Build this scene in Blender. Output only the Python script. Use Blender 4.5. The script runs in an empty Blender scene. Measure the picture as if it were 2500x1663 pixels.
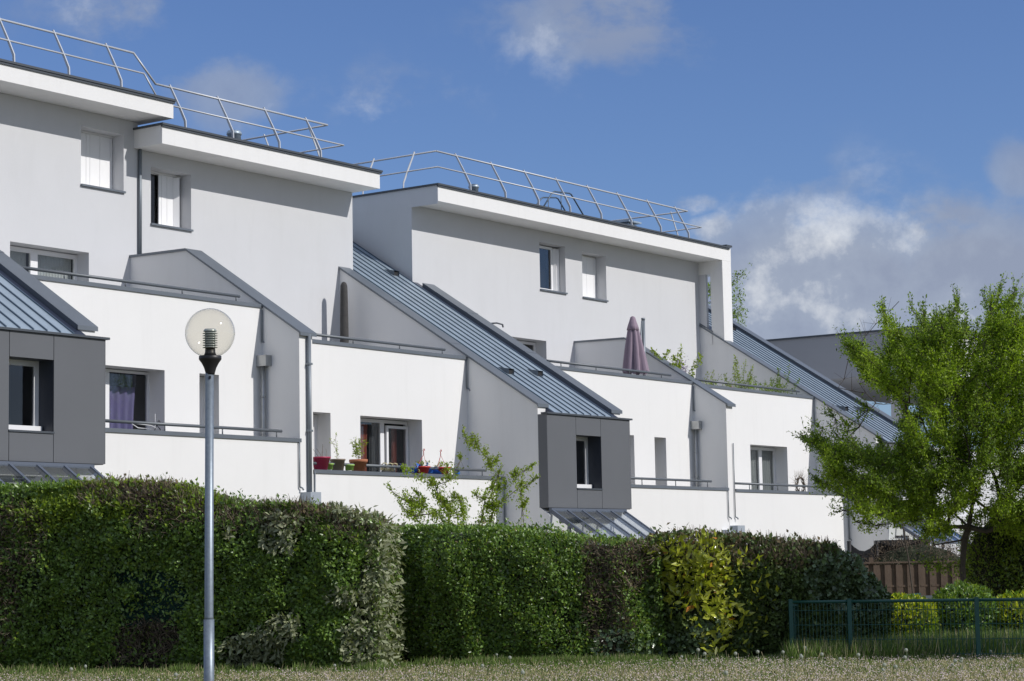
import bpy, math, random
import numpy as np
from mathutils import Vector, Matrix

random.seed(7)
RNG = np.random.default_rng(11)
PI = math.pi
SC = bpy.context.scene
COL = SC.collection

# ------------------------------------------------------------------ camera
EYE = 1.4
FPX = 5130.0
YAW, PITCH, ROLL = math.radians(35.8), math.radians(6.05), math.radians(-1.07)
cp, sp, cr, sr = math.cos(PITCH), math.sin(PITCH), math.cos(ROLL), math.sin(ROLL)
c_right = Vector((cr, -sp * sr, cp * sr))
c_up = Vector((-sr, -sp * cr, cp * cr))
c_fwd = Vector((0, cp, sp))
cam = bpy.data.cameras.new('camera')
cam.sensor_width = 36.0
cam.lens = 36.0 * FPX / 2500.0
cam.clip_end = 3000
camo = bpy.data.objects.new('camera', cam)
camo.matrix_world = Matrix(((c_right.x, c_up.x, -c_fwd.x, 0), (c_right.y, c_up.y, -c_fwd.y, 0),
                            (c_right.z, c_up.z, -c_fwd.z, EYE), (0, 0, 0, 1)))
COL.objects.link(camo)
SC.camera = camo

U = Vector((math.sin(YAW), math.cos(YAW), 0))      # along the terrace, away to the right
V = Vector((-math.cos(YAW), math.sin(YAW), 0))     # into the building
ROTZ = math.atan2(U.y, U.x)


def direction(px, py):
    return c_fwd * FPX + c_right * (px - 1250) - c_up * (py - 831.5)


def at(px, py, y):
    """world point seen at (px, py) at the distance y"""
    d = direction(px, py)
    d = d * (y / d.y)
    return Vector((d.x, d.y, d.z + EYE))


# ------------------------------------------------------------------ light and sky
SUN_DIR = (U * -0.265 + V * 1.0 + Vector((0, 0, -0.75))).normalized()   # the way the light travels
sun_el = math.asin(-SUN_DIR.z)
to_sun = -SUN_DIR
sun_rot = math.atan2(to_sun.x, to_sun.y)
sl = bpy.data.lights.new('sun', 'SUN')
sl.energy = 3.3
sl.angle = math.radians(0.53)
sl.color = (1.0, 0.965, 0.92)
so = bpy.data.objects.new('sun', sl)
so.rotation_euler = SUN_DIR.to_track_quat('-Z', 'Y').to_euler()
so.location = (20, -10, 30)
COL.objects.link(so)

world = bpy.data.worlds.new('World')
SC.world = world
world.use_nodes = True
wt = world.node_tree
wt.nodes.clear()


def wn(kind, **kw):
    n = wt.nodes.new(kind)
    for k, v in kw.items():
        setattr(n, k, v)
    return n


def wmath(op, a, b=None, clamp=False):
    n = wn('ShaderNodeMath', operation=op, use_clamp=clamp)
    for i, s in enumerate((a, b)):
        if s is None:
            continue
        if isinstance(s, (int, float)):
            n.inputs[i].default_value = s
        else:
            wt.links.new(s, n.inputs[i])
    return n.outputs[0]


SKY_STRENGTH = 0.1
w_out = wn('ShaderNodeOutputWorld')
w_bg = wn('ShaderNodeBackground')
w_bg.inputs['Strength'].default_value = SKY_STRENGTH
w_sky = wn('ShaderNodeTexSky', sky_type='NISHITA')
w_sky.sun_disc = False
w_sky.sun_elevation = sun_el
w_sky.sun_rotation = sun_rot
w_sky.altitude = 50
w_sky.air_density = 1.0
w_sky.dust_density = 0.6
w_sky.ozone_density = 2.2
w_tint = wn('ShaderNodeMix', data_type='RGBA', blend_type='MULTIPLY')
w_tint.inputs[0].default_value = 1.0
wt.links.new(w_sky.outputs[0], w_tint.inputs[6])
w_tint.inputs[7].default_value = (0.66, 0.78, 1.08, 1)
w_co = wn('ShaderNodeTexCoord')
D = w_co.outputs['Generated']
# clouds: (px, py of the centre, half width, half height in pixels, strength)
BLOBS = [(290, 20, 300, 150, .58), (560, 225, 220, 140, .58), (900, 260, 330, 130, .43), (1480, 40, 360, 200, .68),
         (1990, 720, 620, 330, .98), (2380, 700, 430, 290, .98), (1695, 500, 95, 48, .72), (1745, 560, 120, 75, .72), (1860, 720, 150, 90, .8), (2490, 425, 120, 120, .62),
         (2300, 560, 260, 150, .8), (2000, 0, 160, 60, .35)]
w_noise = wn('ShaderNodeTexNoise', noise_dimensions='3D')
w_map = wn('ShaderNodeMapping')
w_map.inputs['Scale'].default_value = (1.0, 1.0, 1.45)
w_map.inputs['Location'].default_value = (3.17, 1.7, 0.35)
wt.links.new(D, w_map.inputs[0])
wt.links.new(w_map.outputs[0], w_noise.inputs['Vector'])
w_noise.inputs['Scale'].default_value = 11.0
w_noise.inputs['Detail'].default_value = 9.0
w_noise.inputs['Roughness'].default_value = 0.58
w_noise.inputs['Distortion'].default_value = 0.25
blob_sum = None
for bx, by, rx, ry, st in BLOBS:
    c = direction(bx, by).normalized()
    sub = wn('ShaderNodeVectorMath', operation='SUBTRACT')
    wt.links.new(D, sub.inputs[0])
    sub.inputs[1].default_value = c
    mul = wn('ShaderNodeVectorMath', operation='MULTIPLY')
    wt.links.new(sub.outputs[0], mul.inputs[0])
    mul.inputs[1].default_value = (FPX / rx, FPX / max(rx, ry), FPX / ry)
    ln = wn('ShaderNodeVectorMath', operation='LENGTH')
    wt.links.new(mul.outputs[0], ln.inputs[0])
    mr = wn('ShaderNodeMapRange', interpolation_type='SMOOTHSTEP')
    wt.links.new(ln.outputs['Value'], mr.inputs[0])
    mr.inputs[1].default_value = 1.35
    mr.inputs[2].default_value = 0.1
    mr.inputs[3].default_value = 0
    mr.inputs[4].default_value = st
    blob_sum = mr.outputs[0] if blob_sum is None else wmath('MAXIMUM', blob_sum, mr.outputs[0])
# the rest of the sky carries scattered cloud of the same kind
w_big = wn('ShaderNodeTexNoise', noise_dimensions='3D')
wt.links.new(D, w_big.inputs['Vector'])
w_big.inputs['Scale'].default_value = 2.3
w_big.inputs['Detail'].default_value = 3.0
sep = wn('ShaderNodeSeparateXYZ')
wt.links.new(D, sep.inputs[0])
away = wn('ShaderNodeMapRange', interpolation_type='SMOOTHSTEP')    # away from the part of the sky in view
wt.links.new(sep.outputs[1], away.inputs[0])
away.inputs[1].default_value = 0.94
away.inputs[2].default_value = 0.80
away.inputs[3].default_value = 0
away.inputs[4].default_value = 1
scatter = wn('ShaderNodeMapRange', interpolation_type='SMOOTHSTEP')
wt.links.new(w_big.outputs[0], scatter.inputs[0])
scatter.inputs[1].default_value = 0.34
scatter.inputs[2].default_value = 0.58
scatter.inputs[3].default_value = 0
scatter.inputs[4].default_value = 0.95
blob_all = wmath('MAXIMUM', blob_sum, wmath('MULTIPLY', scatter.outputs[0], away.outputs[0]))
w_fine = wn('ShaderNodeTexNoise', noise_dimensions='3D')
wt.links.new(w_map.outputs[0], w_fine.inputs['Vector'])
w_fine.inputs['Scale'].default_value = 42.0
w_fine.inputs['Detail'].default_value = 7.0
w_fine.inputs['Roughness'].default_value = 0.6
dens = wn('ShaderNodeMapRange', interpolation_type='SMOOTHSTEP')
wt.links.new(wmath('ADD', wmath('ADD', wmath('MULTIPLY', w_noise.outputs[0], .72), wmath('MULTIPLY', w_fine.outputs[0], .28)), wmath('MULTIPLY', blob_all, 0.40)), dens.inputs[0])
dens.inputs[1].default_value = 0.60
dens.inputs[2].default_value = 0.76
dens.inputs[3].default_value = 0
dens.inputs[4].default_value = 1
cover = wmath('MULTIPLY', dens.outputs[0], wmath('MULTIPLY', blob_all, 1.15, True), True)
w_n2 = wn('ShaderNodeTexNoise', noise_dimensions='3D')
w_map2 = wn('ShaderNodeMapping')
w_map2.inputs['Location'].default_value = (0.4, 7.7, 0.9)
wt.links.new(D, w_map2.inputs[0])
wt.links.new(w_map2.outputs[0], w_n2.inputs['Vector'])
w_n2.inputs['Scale'].default_value = 19.0
w_n2.inputs['Detail'].default_value = 8.0
w_n2.inputs['Roughness'].default_value = 0.60
ramp = wn('ShaderNodeValToRGB')
wt.links.new(w_n2.outputs[0], ramp.inputs[0])
e = ramp.color_ramp.elements
e[0].position = 0.40
e[0].color = (2.9, 3.4, 4.6, 1)
e[1].position = 0.66
e[1].color = (7.0, 7.3, 7.8, 1)
m = ramp.color_ramp.elements.new(0.53)
m.color = (3.4, 3.95, 5.1, 1)
w_mix = wn('ShaderNodeMix', data_type='RGBA')
wt.links.new(cover, w_mix.inputs[0])
wt.links.new(w_tint.outputs[2], w_mix.inputs[6])
wt.links.new(ramp.outputs[0], w_mix.inputs[7])
wt.links.new(w_mix.outputs[2], w_bg.inputs['Color'])
wt.links.new(w_bg.outputs[0], w_out.inputs[0])

SC.view_settings.view_transform = 'Standard'
SC.view_settings.look = 'None'
SC.view_settings.exposure = 0.0
SC.view_settings.gamma = 1.0
SC.view_settings.use_curve_mapping = False
SC.render.engine = 'CYCLES'
SC.cycles.max_bounces = 8
SC.cycles.transparent_max_bounces = 24
SC.cycles.use_denoising = True


# ------------------------------------------------------------------ materials
def mat(name, color, rough=0.8, metal=0.0, spec=0.5, noise=None, bump=None, islands=0.0, transl=0.0, stain=None):
    """noise=(scale, amount, detail)  bump=(scale, strength, distance)  islands=value spread per loose piece"""
    m = bpy.data.materials.new(name)
    m.use_nodes = True
    t = m.node_tree
    p = t.nodes['Principled BSDF']
    p.inputs['Roughness'].default_value = rough
    p.inputs['Metallic'].default_value = metal
    p.inputs['Specular IOR Level'].default_value = spec
    rgb = t.nodes.new('ShaderNodeRGB')
    rgb.outputs[0].default_value = (*color, 1)
    out = rgb.outputs[0]
    tc = t.nodes.new('ShaderNodeTexCoord')
    if noise:
        n = t.nodes.new('ShaderNodeTexNoise')
        n.inputs['Scale'].default_value = noise[0]
        n.inputs['Detail'].default_value = noise[2]
        n.inputs['Roughness'].default_value = 0.65
        t.links.new(tc.outputs['Object'], n.inputs['Vector'])
        mr = t.nodes.new('ShaderNodeMapRange')
        t.links.new(n.outputs[0], mr.inputs[0])
        mr.inputs[1].default_value = 0.3
        mr.inputs[2].default_value = 0.7
        mr.inputs[3].default_value = 1 - noise[1]
        mr.inputs[4].default_value = 1 + noise[1]
        vm = t.nodes.new('ShaderNodeVectorMath')
        vm.operation = 'SCALE'
        t.links.new(out, vm.inputs[0])
        t.links.new(mr.outputs[0], vm.inputs['Scale'])
        out = vm.outputs[0]
    if stain:      # (scale xyz, threshold, colour): weather marks
        mp = t.nodes.new('ShaderNodeMapping')
        mp.inputs['Scale'].default_value = stain[0]
        t.links.new(tc.outputs['Object'], mp.inputs[0])
        n = t.nodes.new('ShaderNodeTexNoise')
        n.inputs['Scale'].default_value = 1.0
        n.inputs['Detail'].default_value = 8
        n.inputs['Roughness'].default_value = 0.7
        t.links.new(mp.outputs[0], n.inputs['Vector'])
        mr = t.nodes.new('ShaderNodeMapRange')
        t.links.new(n.outputs[0], mr.inputs[0])
        mr.inputs[1].default_value = stain[1]
        mr.inputs[2].default_value = stain[1] + 0.22
        mr.inputs[4].default_value = stain[3]
        mx = t.nodes.new('ShaderNodeMix')
        mx.data_type = 'RGBA'
        t.links.new(mr.outputs[0], mx.inputs[0])
        t.links.new(out, mx.inputs[6])
        mx.inputs[7].default_value = (*stain[2], 1)
        out = mx.outputs[2]
    if islands:
        g = t.nodes.new('ShaderNodeNewGeometry')
        mr = t.nodes.new('ShaderNodeMapRange')
        t.links.new(g.outputs['Random Per Island'], mr.inputs[0])
        mr.inputs[3].default_value = 1 - islands
        mr.inputs[4].default_value = 1 + islands
        vm = t.nodes.new('ShaderNodeVectorMath')
        vm.operation = 'SCALE'
        t.links.new(out, vm.inputs[0])
        t.links.new(mr.outputs[0], vm.inputs['Scale'])
        out = vm.outputs[0]
    t.links.new(out, p.inputs['Base Color'])
    if bump:
        n = t.nodes.new('ShaderNodeTexNoise')
        n.inputs['Scale'].default_value = bump[0]
        n.inputs['Detail'].default_value = 5
        t.links.new(tc.outputs['Object'], n.inputs['Vector'])
        b = t.nodes.new('ShaderNodeBump')
        b.inputs['Strength'].default_value = bump[1]
        b.inputs['Distance'].default_value = bump[2]
        t.links.new(n.outputs[0], b.inputs['Height'])
        t.links.new(b.outputs[0], p.inputs['Normal'])
    if transl:
        tr = t.nodes.new('ShaderNodeBsdfTranslucent')
        vm = t.nodes.new('ShaderNodeVectorMath')
        vm.operation = 'MULTIPLY'
        t.links.new(out, vm.inputs[0])
        vm.inputs[1].default_value = (1.5, 1.7, 0.6)
        t.links.new(vm.outputs[0], tr.inputs[0])
        ms = t.nodes.new('ShaderNodeMixShader')
        ms.inputs[0].default_value = transl
        t.links.new(p.outputs[0], ms.inputs[1])
        t.links.new(tr.outputs[0], ms.inputs[2])
        t.links.new(ms.outputs[0], t.nodes['Material Output'].inputs[0])
    return m


def glass_mat(name, tint, refl, rough=0.02, minimum=0.05):
    m = bpy.data.materials.new(name)
    m.use_nodes = True
    t = m.node_tree
    t.nodes.clear()
    o = t.nodes.new('ShaderNodeOutputMaterial')
    tr = t.nodes.new('ShaderNodeBsdfTransparent')
    tr.inputs[0].default_value = (*tint, 1)
    gl = t.nodes.new('ShaderNodeBsdfGlossy')
    gl.inputs['Roughness'].default_value = rough
    gl.inputs[0].default_value = (1, 1, 1, 1)
    lw = t.nodes.new('ShaderNodeLayerWeight')
    lw.inputs[0].default_value = 0.5
    pw = t.nodes.new('ShaderNodeMath')
    pw.operation = 'POWER'
    t.links.new(lw.outputs['Facing'], pw.inputs[0])
    pw.inputs[1].default_value = 4.0
    mr = t.nodes.new('ShaderNodeMapRange')
    t.links.new(pw.outputs[0], mr.inputs[0])
    mr.inputs[3].default_value = minimum
    mr.inputs[4].default_value = refl
    ms = t.nodes.new('ShaderNodeMixShader')
    t.links.new(mr.outputs[0], ms.inputs[0])
    t.links.new(tr.outputs[0], ms.inputs[1])
    t.links.new(gl.outputs[0], ms.inputs[2])
    t.links.new(ms.outputs[0], o.inputs[0])
    return m


M = {}
STN = ((0.5, 0.5, 0.22), 0.55, (0.62, 0.61, 0.58), 0.22)
M['white'] = mat('white_render', (0.80, 0.795, 0.785), 0.92, noise=(0.6, 0.018, 7), bump=(90, 0.25, 0.01), spec=0.2,
                 stain=((2.6, 2.6, 0.22), 0.52, (0.72, 0.715, 0.70), 0.42))
M['grey'] = mat('pale_grey_render', (0.615, 0.62, 0.635), 0.92, noise=(0.8, 0.02, 8), bump=(90, 0.25, 0.01), spec=0.2,
                stain=((1.8, 1.8, 0.35), 0.50, (0.57, 0.575, 0.585), 0.45))
M['grey_dark'] = mat('mid_grey_render', (0.36, 0.365, 0.38), 0.92, noise=(0.8, 0.02, 8), spec=0.2)
M['soffit'] = mat('soffit_render', (0.66, 0.66, 0.66), 0.9, spec=0.2)
M['coping'] = mat('slate_grey_metal_coping', (0.155, 0.175, 0.20), 0.42, metal=0.25, noise=(1.4, 0.07, 5))
M['trim'] = mat('dark_grey_metal_trim', (0.075, 0.085, 0.098), 0.45, metal=0.2)
M['panel'] = mat('anthracite_cladding', (0.128, 0.134, 0.145), 0.5, spec=0.35, noise=(0.9, 0.03, 4),
                 stain=((6, 6, 0.8), 0.66, (0.19, 0.19, 0.19), 0.35))
M['panel_dark'] = mat('anthracite_reveal', (0.045, 0.052, 0.068), 0.45)
M['zinc'] = mat('blue_grey_zinc', (0.40, 0.48, 0.55), 0.40, metal=0.45, noise=(1.5, 0.13, 7),
                stain=((3, 3, 1.2), 0.62, (0.50, 0.54, 0.57), 0.35))
M['seam'] = mat('zinc_seam', (0.10, 0.14, 0.19), 0.45, metal=0.4)
M['gutter'] = mat('navy_flashing', (0.035, 0.045, 0.075), 0.35, metal=0.3)
M['rail'] = mat('grey_painted_handrail', (0.13, 0.145, 0.16), 0.45, metal=0.2)
M['alu'] = mat('brushed_aluminium', (0.55, 0.57, 0.60), 0.5, metal=0.25, noise=(6, 0.05, 3))
M['galv'] = mat('galvanised_steel', (0.23, 0.27, 0.31), 0.45, metal=0.5, noise=(28, 0.14, 6),
                stain=((9, 9, 2), 0.55, (0.26, 0.29, 0.31), 0.5))
M['pipe'] = mat('grey_downpipe', (0.20, 0.225, 0.25), 0.45, metal=0.3)
M['steelpipe'] = mat('stainless_pipe', (0.42, 0.43, 0.43), 0.35, metal=0.6, noise=(5, 0.1, 4))
M['pvc'] = mat('white_pvc', (0.82, 0.82, 0.83), 0.35)
M['shutter'] = mat('white_shutter', (0.86, 0.86, 0.87), 0.45)
M['frame_grey'] = mat('blue_grey_frame', (0.105, 0.125, 0.165), 0.5, metal=0.05)
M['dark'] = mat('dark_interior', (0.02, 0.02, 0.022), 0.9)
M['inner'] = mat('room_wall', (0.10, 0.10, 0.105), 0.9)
M['floor'] = mat('terrace_tiles', (0.42, 0.41, 0.39), 0.8, noise=(3, 0.08, 4))
M['box'] = mat('meter_box_grey', (0.36, 0.40, 0.45), 0.5, noise=(3, 0.05, 3))
M['glass'] = glass_mat('window_glass', (0.80, 0.82, 0.82), 0.9, minimum=0.045)
M['glass_dark'] = glass_mat('dark_window_glass', (0.72, 0.73, 0.74), 0.9, minimum=0.05)
M['canopy_glass'] = glass_mat('canopy_glass', (0.90, 0.92, 0.92), 0.9, minimum=0.10)
M['curtain_white'] = mat('white_net_curtain', (0.80, 0.80, 0.80), 0.9, transl=0.0)
M['curtain_grey'] = mat('grey_curtain', (0.50, 0.50, 0.49), 0.9)
M['curtain_purple'] = mat('lilac_curtain', (0.30, 0.25, 0.50), 0.7)
M['curtain_red'] = mat('rust_red_curtain', (0.50, 0.14, 0.09), 0.85)
M['globe'] = glass_mat('smoked_globe', (0.91, 0.895, 0.85), 0.85, rough=0.05, minimum=0.03)
M['black'] = mat('black_plastic', (0.018, 0.018, 0.02), 0.45)
M['louvre'] = mat('lamp_louvre', (0.50, 0.54, 0.53), 0.25, metal=0.35)
M['bark'] = mat('tree_bark', (0.075, 0.062, 0.048), 0.9, noise=(14, 0.35, 6), bump=(30, 0.6, 0.02))
M['bark_pale'] = mat('pale_bark', (0.20, 0.17, 0.14), 0.9, noise=(14, 0.3, 6))
M['twig'] = mat('brown_twig', (0.115, 0.086, 0.060), 0.9, islands=0.5)
M['twig_pale'] = mat('dry_pale_twig', (0.27, 0.215, 0.155), 0.9, islands=0.35)
M['core'] = mat('hedge_shade', (0.026, 0.034, 0.016), 1.0, noise=(6, 0.5, 5))  # dark filler colour standing in for shade inside hedges and bushes
M['privet'] = mat('privet_leaf', (0.150, 0.240, 0.052), 0.36, spec=0.6, islands=0.55, transl=0.22)
M['privet_new'] = mat('privet_young_leaf', (0.215, 0.290, 0.035), 0.45, spec=0.4, islands=0.4, transl=0.3)
M['privet_dark'] = mat('dark_hedge_leaf', (0.100, 0.145, 0.040), 0.42, spec=0.5, islands=0.5, transl=0.12)
M['silver'] = mat('silverberry_leaf', (0.26, 0.28, 0.165), 0.5, spec=0.4, islands=0.35, transl=0.15)
M['dryleaf'] = mat('dry_leaf', (0.165, 0.125, 0.065), 0.85, islands=0.5, transl=0.1)
M['laurel'] = mat('laurel_leaf', (0.38, 0.40, 0.050), 0.24, spec=0.8, islands=0.4, transl=0.25)
M['laurel_old'] = mat('laurel_orange_leaf', (0.42, 0.17, 0.03), 0.4, islands=0.3, transl=0.2)
M['ivy'] = mat('ivy_leaf', (0.115, 0.165, 0.080), 0.3, spec=0.5, islands=0.5, transl=0.1)
M['crown'] = mat('spring_leaf', (0.285, 0.380, 0.038), 0.5, spec=0.35, islands=0.35, transl=0.42)
M['crown_deep'] = mat('green_leaf', (0.150, 0.225, 0.028), 0.5, spec=0.35, islands=0.45, transl=0.35)
M['young'] = mat('sapling_leaf', (0.24, 0.30, 0.035), 0.5, islands=0.35, transl=0.4)
M['goldbush'] = mat('golden_bush_leaf', (0.40, 0.42, 0.016), 0.45, islands=0.35, transl=0.3)
M['grass'] = mat('grass_blade', (0.125, 0.190, 0.038), 0.7, islands=0.5, transl=0.25)
M['drygrass'] = mat('dry_grass_blade', (0.42, 0.365, 0.22), 0.8, islands=0.4, transl=0.2)
M['daisy'] = mat('clover_and_daisy_heads', (0.50, 0.41, 0.39), 0.8, islands=0.3)
M['clock'] = mat('dandelion_fluff', (0.42, 0.43, 0.40), 0.9, transl=0.3)
M['net'] = mat('green_shade_net', (0.010, 0.048, 0.034), 0.55, spec=0.4, noise=(30, 0.98, 2), bump=(45, 1.0, 0.06))
M['fence_green'] = mat('green_coated_steel', (0.014, 0.082, 0.066), 0.4, spec=0.5)
M['wood'] = mat('brown_fence_board', (0.150, 0.108, 0.080), 0.85, noise=(5, 0.18, 6), islands=0.12,
                stain=((18, 18, 1.5), 0.5, (0.11, 0.062, 0.038), 0.6))
M['mauve'] = mat('mauve_fabric', (0.29, 0.225, 0.28), 0.9, noise=(5, 0.06, 4))
M['cover'] = mat('dark_fabric_cover', (0.055, 0.053, 0.052), 0.85, noise=(8, 0.15, 4), bump=(14, 0.5, 0.03))
M['pink_pot'] = mat('raspberry_plastic', (0.46, 0.035, 0.10), 0.4)
M['taupe_pot'] = mat('taupe_clay', (0.25, 0.20, 0.155), 0.7)
M['terra'] = mat('terracotta', (0.40, 0.155, 0.08), 0.85, noise=(8, 0.12, 4))
M['lime'] = mat('lime_green_pot', (0.32, 0.52, 0.10), 0.5)
M['redpot'] = mat('red_plastic', (0.55, 0.035, 0.025), 0.35)
M['blue'] = mat('blue_tarpaulin', (0.045, 0.19, 0.62), 0.4, noise=(9, 0.2, 3))
M['cream'] = mat('cream_wood', (0.66, 0.58, 0.34), 0.6)
M['soil'] = mat('potting_soil', (0.03, 0.02, 0.014), 0.95)
M['blossom'] = mat('lilac_blossom', (0.36, 0.30, 0.42), 0.8, islands=0.3)
M['redflower'] = mat('red_petals', (0.6, 0.02, 0.02), 0.7)
M['blacknet'] = mat('black_mesh_post', (0.012, 0.012, 0.013), 0.6)


# ------------------------------------------------------------------ mesh helpers
def new_mesh(name, verts, faces, mats, idx=None, smooth=False):
    me = bpy.data.meshes.new(name)
    me.from_pydata([tuple(v) for v in verts], [], faces)
    for m_ in mats:
        me.materials.append(m_)
    if idx is not None:
        me.polygons.foreach_set('material_index', idx)
    if smooth:
        me.polygons.foreach_set('use_smooth', [True] * len(me.polygons))
    me.update()
    return me


def fast_mesh(name, verts, tris, mats, idx=None):
    """verts (n,3) and triangles (m,3) as numpy arrays"""
    me = bpy.data.meshes.new(name)
    me.vertices.add(len(verts))
    me.vertices.foreach_set('co', np.asarray(verts, np.float32).ravel())
    me.loops.add(len(tris) * 3)
    me.loops.foreach_set('vertex_index', np.asarray(tris, np.int32).ravel())
    me.polygons.add(len(tris))
    me.polygons.foreach_set('loop_start', np.arange(0, len(tris) * 3, 3, dtype=np.int32))
    for m_ in mats:
        me.materials.append(m_)
    if idx is not None:
        me.polygons.foreach_set('material_index', np.asarray(idx, np.int32))
    me.update(calc_edges=True)
    me.validate()
    return me


def link(name, me, parent=None):
    o = bpy.data.objects.new(name, me)
    COL.objects.link(o)
    if parent is not None:
        o.parent = parent
    return o


def tag(o, label, cat, group=None, kind=None):
    if label:
        o['label'] = label
    if cat:
        o['category'] = cat
    if group:
        o['group'] = group
    if kind:
        o['kind'] = kind
    return o


def empty(name, loc, rotz, label, cat, group=None):
    o = bpy.data.objects.new(name, None)
    o.location = loc
    o.rotation_euler = (0, 0, rotz)
    o.empty_display_size = 0.3
    COL.objects.link(o)
    return tag(o, label, cat, group)


class MB:
    """collects shapes, builds one mesh"""

    def __init__(s):
        s.v, s.f, s.sm = [], [], []

    def poly(s, pts, faces, smooth=False):
        b = len(s.v)
        s.v += [tuple(p) for p in pts]
        s.f += [tuple(b + i for i in f) for f in faces]
        s.sm += [smooth] * len(faces)
        return s

    def box(s, x0, x1, y0, y1, z0, z1):
        return s.poly([(x0, y0, z0), (x1, y0, z0), (x1, y1, z0), (x0, y1, z0), (x0, y0, z1), (x1, y0, z1), (x1, y1, z1), (x0, y1, z1)],
                      [(0, 3, 2, 1), (4, 5, 6, 7), (0, 1, 5, 4), (1, 2, 6, 5), (2, 3, 7, 6), (3, 0, 4, 7)])

    def prism_x(s, prof, x0, x1):
        """profile of (y, z) drawn anticlockwise, pushed from x0 to x1"""
        n = len(prof)
        p = [(x0, a, b) for a, b in prof] + [(x1, a, b) for a, b in prof]
        f = [tuple(range(n))[::-1], tuple(range(n, 2 * n))]
        f += [(i, (i + 1) % n, n + (i + 1) % n, n + i) for i in range(n)]
        return s.poly(p, f)

    def tube(s, path, r, n=8, r2=None, caps=True):
        path = [Vector(p) for p in path]
        rings = []
        b = len(s.v)
        for i, p in enumerate(path):
            if i == 0:
                d = path[1] - p
            elif i == len(path) - 1:
                d = p - path[-2]
            else:
                d = (path[i + 1] - p).normalized() + (p - path[i - 1]).normalized()
            d.normalize()
            a = d.cross(Vector((0, 0, 1)) if abs(d.z) < 0.9 else Vector((1, 0, 0))).normalized()
            c = a.cross(d).normalized()
            rr = r if r2 is None else r + (r2 - r) * i / (len(path) - 1)
            for k in range(n):
                w = 2 * PI * k / n
                s.v.append(tuple(p + a * math.cos(w) * rr + c * math.sin(w) * rr))
        for i in range(len(path) - 1):
            for k in range(n):
                k2 = (k + 1) % n
                s.f.append((b + i * n + k, b + i * n + k2, b + (i + 1) * n + k2, b + (i + 1) * n + k))
                s.sm.append(n > 5)
        if caps:
            s.f.append(tuple(b + k for k in range(n))[::-1])
            s.f.append(tuple(b + (len(path) - 1) * n + k for k in range(n)))
            s.sm += [False, False]
        return s

    def lathe(s, prof, cx=0, cy=0, n=20, close=False):
        """profile of (radius, z) from bottom to top"""
        b = len(s.v)
        for r, z in prof:
            for k in range(n):
                w = 2 * PI * k / n
                s.v.append((cx + r * math.cos(w), cy + r * math.sin(w), z))
        for i in range(len(prof) - 1):
            for k in range(n):
                k2 = (k + 1) % n
                s.f.append((b + i * n + k, b + i * n + k2, b + (i + 1) * n + k2, b + (i + 1) * n + k))
                s.sm.append(True)
        s.f.append(tuple(b + k for k in range(n))[::-1])
        s.f.append(tuple(b + (len(prof) - 1) * n + k for k in range(n)))
        s.sm += [False, False]
        return s

    def build(s, name, m_, parent=None, off=None):
        v = s.v
        if off is not None:
            v = [(p[0] - off[0], p[1] - off[1], p[2] - off[2]) for p in v]
        me = new_mesh(name, v, s.f, [m_])
        me.polygons.foreach_set('use_smooth', s.sm)
        me.update()
        return link(name, me, parent)


def wall_mesh(u0, u1, v0, v1, z0, z1, holes=()):
    """wall with real rectangular openings (a, b, c, d) = (u from, u to, z from, z to)"""
    mb = MB()
    us = sorted(set([u0, u1] + [h[0] for h in holes] + [h[1] for h in holes]))
    zs = sorted(set([z0, z1] + [h[2] for h in holes] + [h[3] for h in holes]))
    us = [u for u in us if u0 <= u <= u1]
    zs = [z for z in zs if z0 <= z <= z1]

    def solid(i, j):
        if i < 0 or j < 0 or i >= len(us) - 1 or j >= len(zs) - 1:
            return False
        cu, cz = (us[i] + us[i + 1]) / 2, (zs[j] + zs[j + 1]) / 2
        return not any(h[0] < cu < h[1] and h[2] < cz < h[3] for h in holes)
    for i in range(len(us) - 1):
        for j in range(len(zs) - 1):
            if not solid(i, j):
                continue
            a, b, c, d = us[i], us[i + 1], zs[j], zs[j + 1]
            mb.poly([(a, v0, c), (b, v0, c), (b, v0, d), (a, v0, d)], [(0, 1, 2, 3)])
            mb.poly([(a, v1, c), (b, v1, c), (b, v1, d), (a, v1, d)], [(3, 2, 1, 0)])
            if not solid(i - 1, j):
                mb.poly([(a, v0, c), (a, v0, d), (a, v1, d), (a, v1, c)], [(0, 1, 2, 3)])
            if not solid(i + 1, j):
                mb.poly([(b, v0, c), (b, v1, c), (b, v1, d), (b, v0, d)], [(0, 1, 2, 3)])
            if not solid(i, j - 1):
                mb.poly([(a, v0, c), (a, v1, c), (b, v1, c), (b, v0, c)], [(0, 1, 2, 3)])
            if not solid(i, j + 1):
                mb.poly([(a, v0, d), (b, v0, d), (b, v1, d), (a, v1, d)], [(0, 1, 2, 3)])
    return mb


# ------------------------------------------------------------------ the terrace of flats
P0, P1, P2, PW, PF, PB = 31.64, 27.97, 27.0, 26.07, 30.816, 25.83
SL = 0.631
GZ = -1.75       # foundations, in the eye-level frame used for the building (z = 0 at the camera's eye)


class Bld:
    def __init__(s, u0, label, cat='building', group='white terraced blocks of flats'):
        s.off = (u0, P2, -EYE)
        w = U * u0 + V * P2
        s.root = empty('apartment_building', (w.x, w.y, 0), ROTZ, label, cat, group)

    def part(s, name, mb, m_, parent=None):
        return mb.build(name, M[m_] if isinstance(m_, str) else m_, parent or s.root, s.off)


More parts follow.
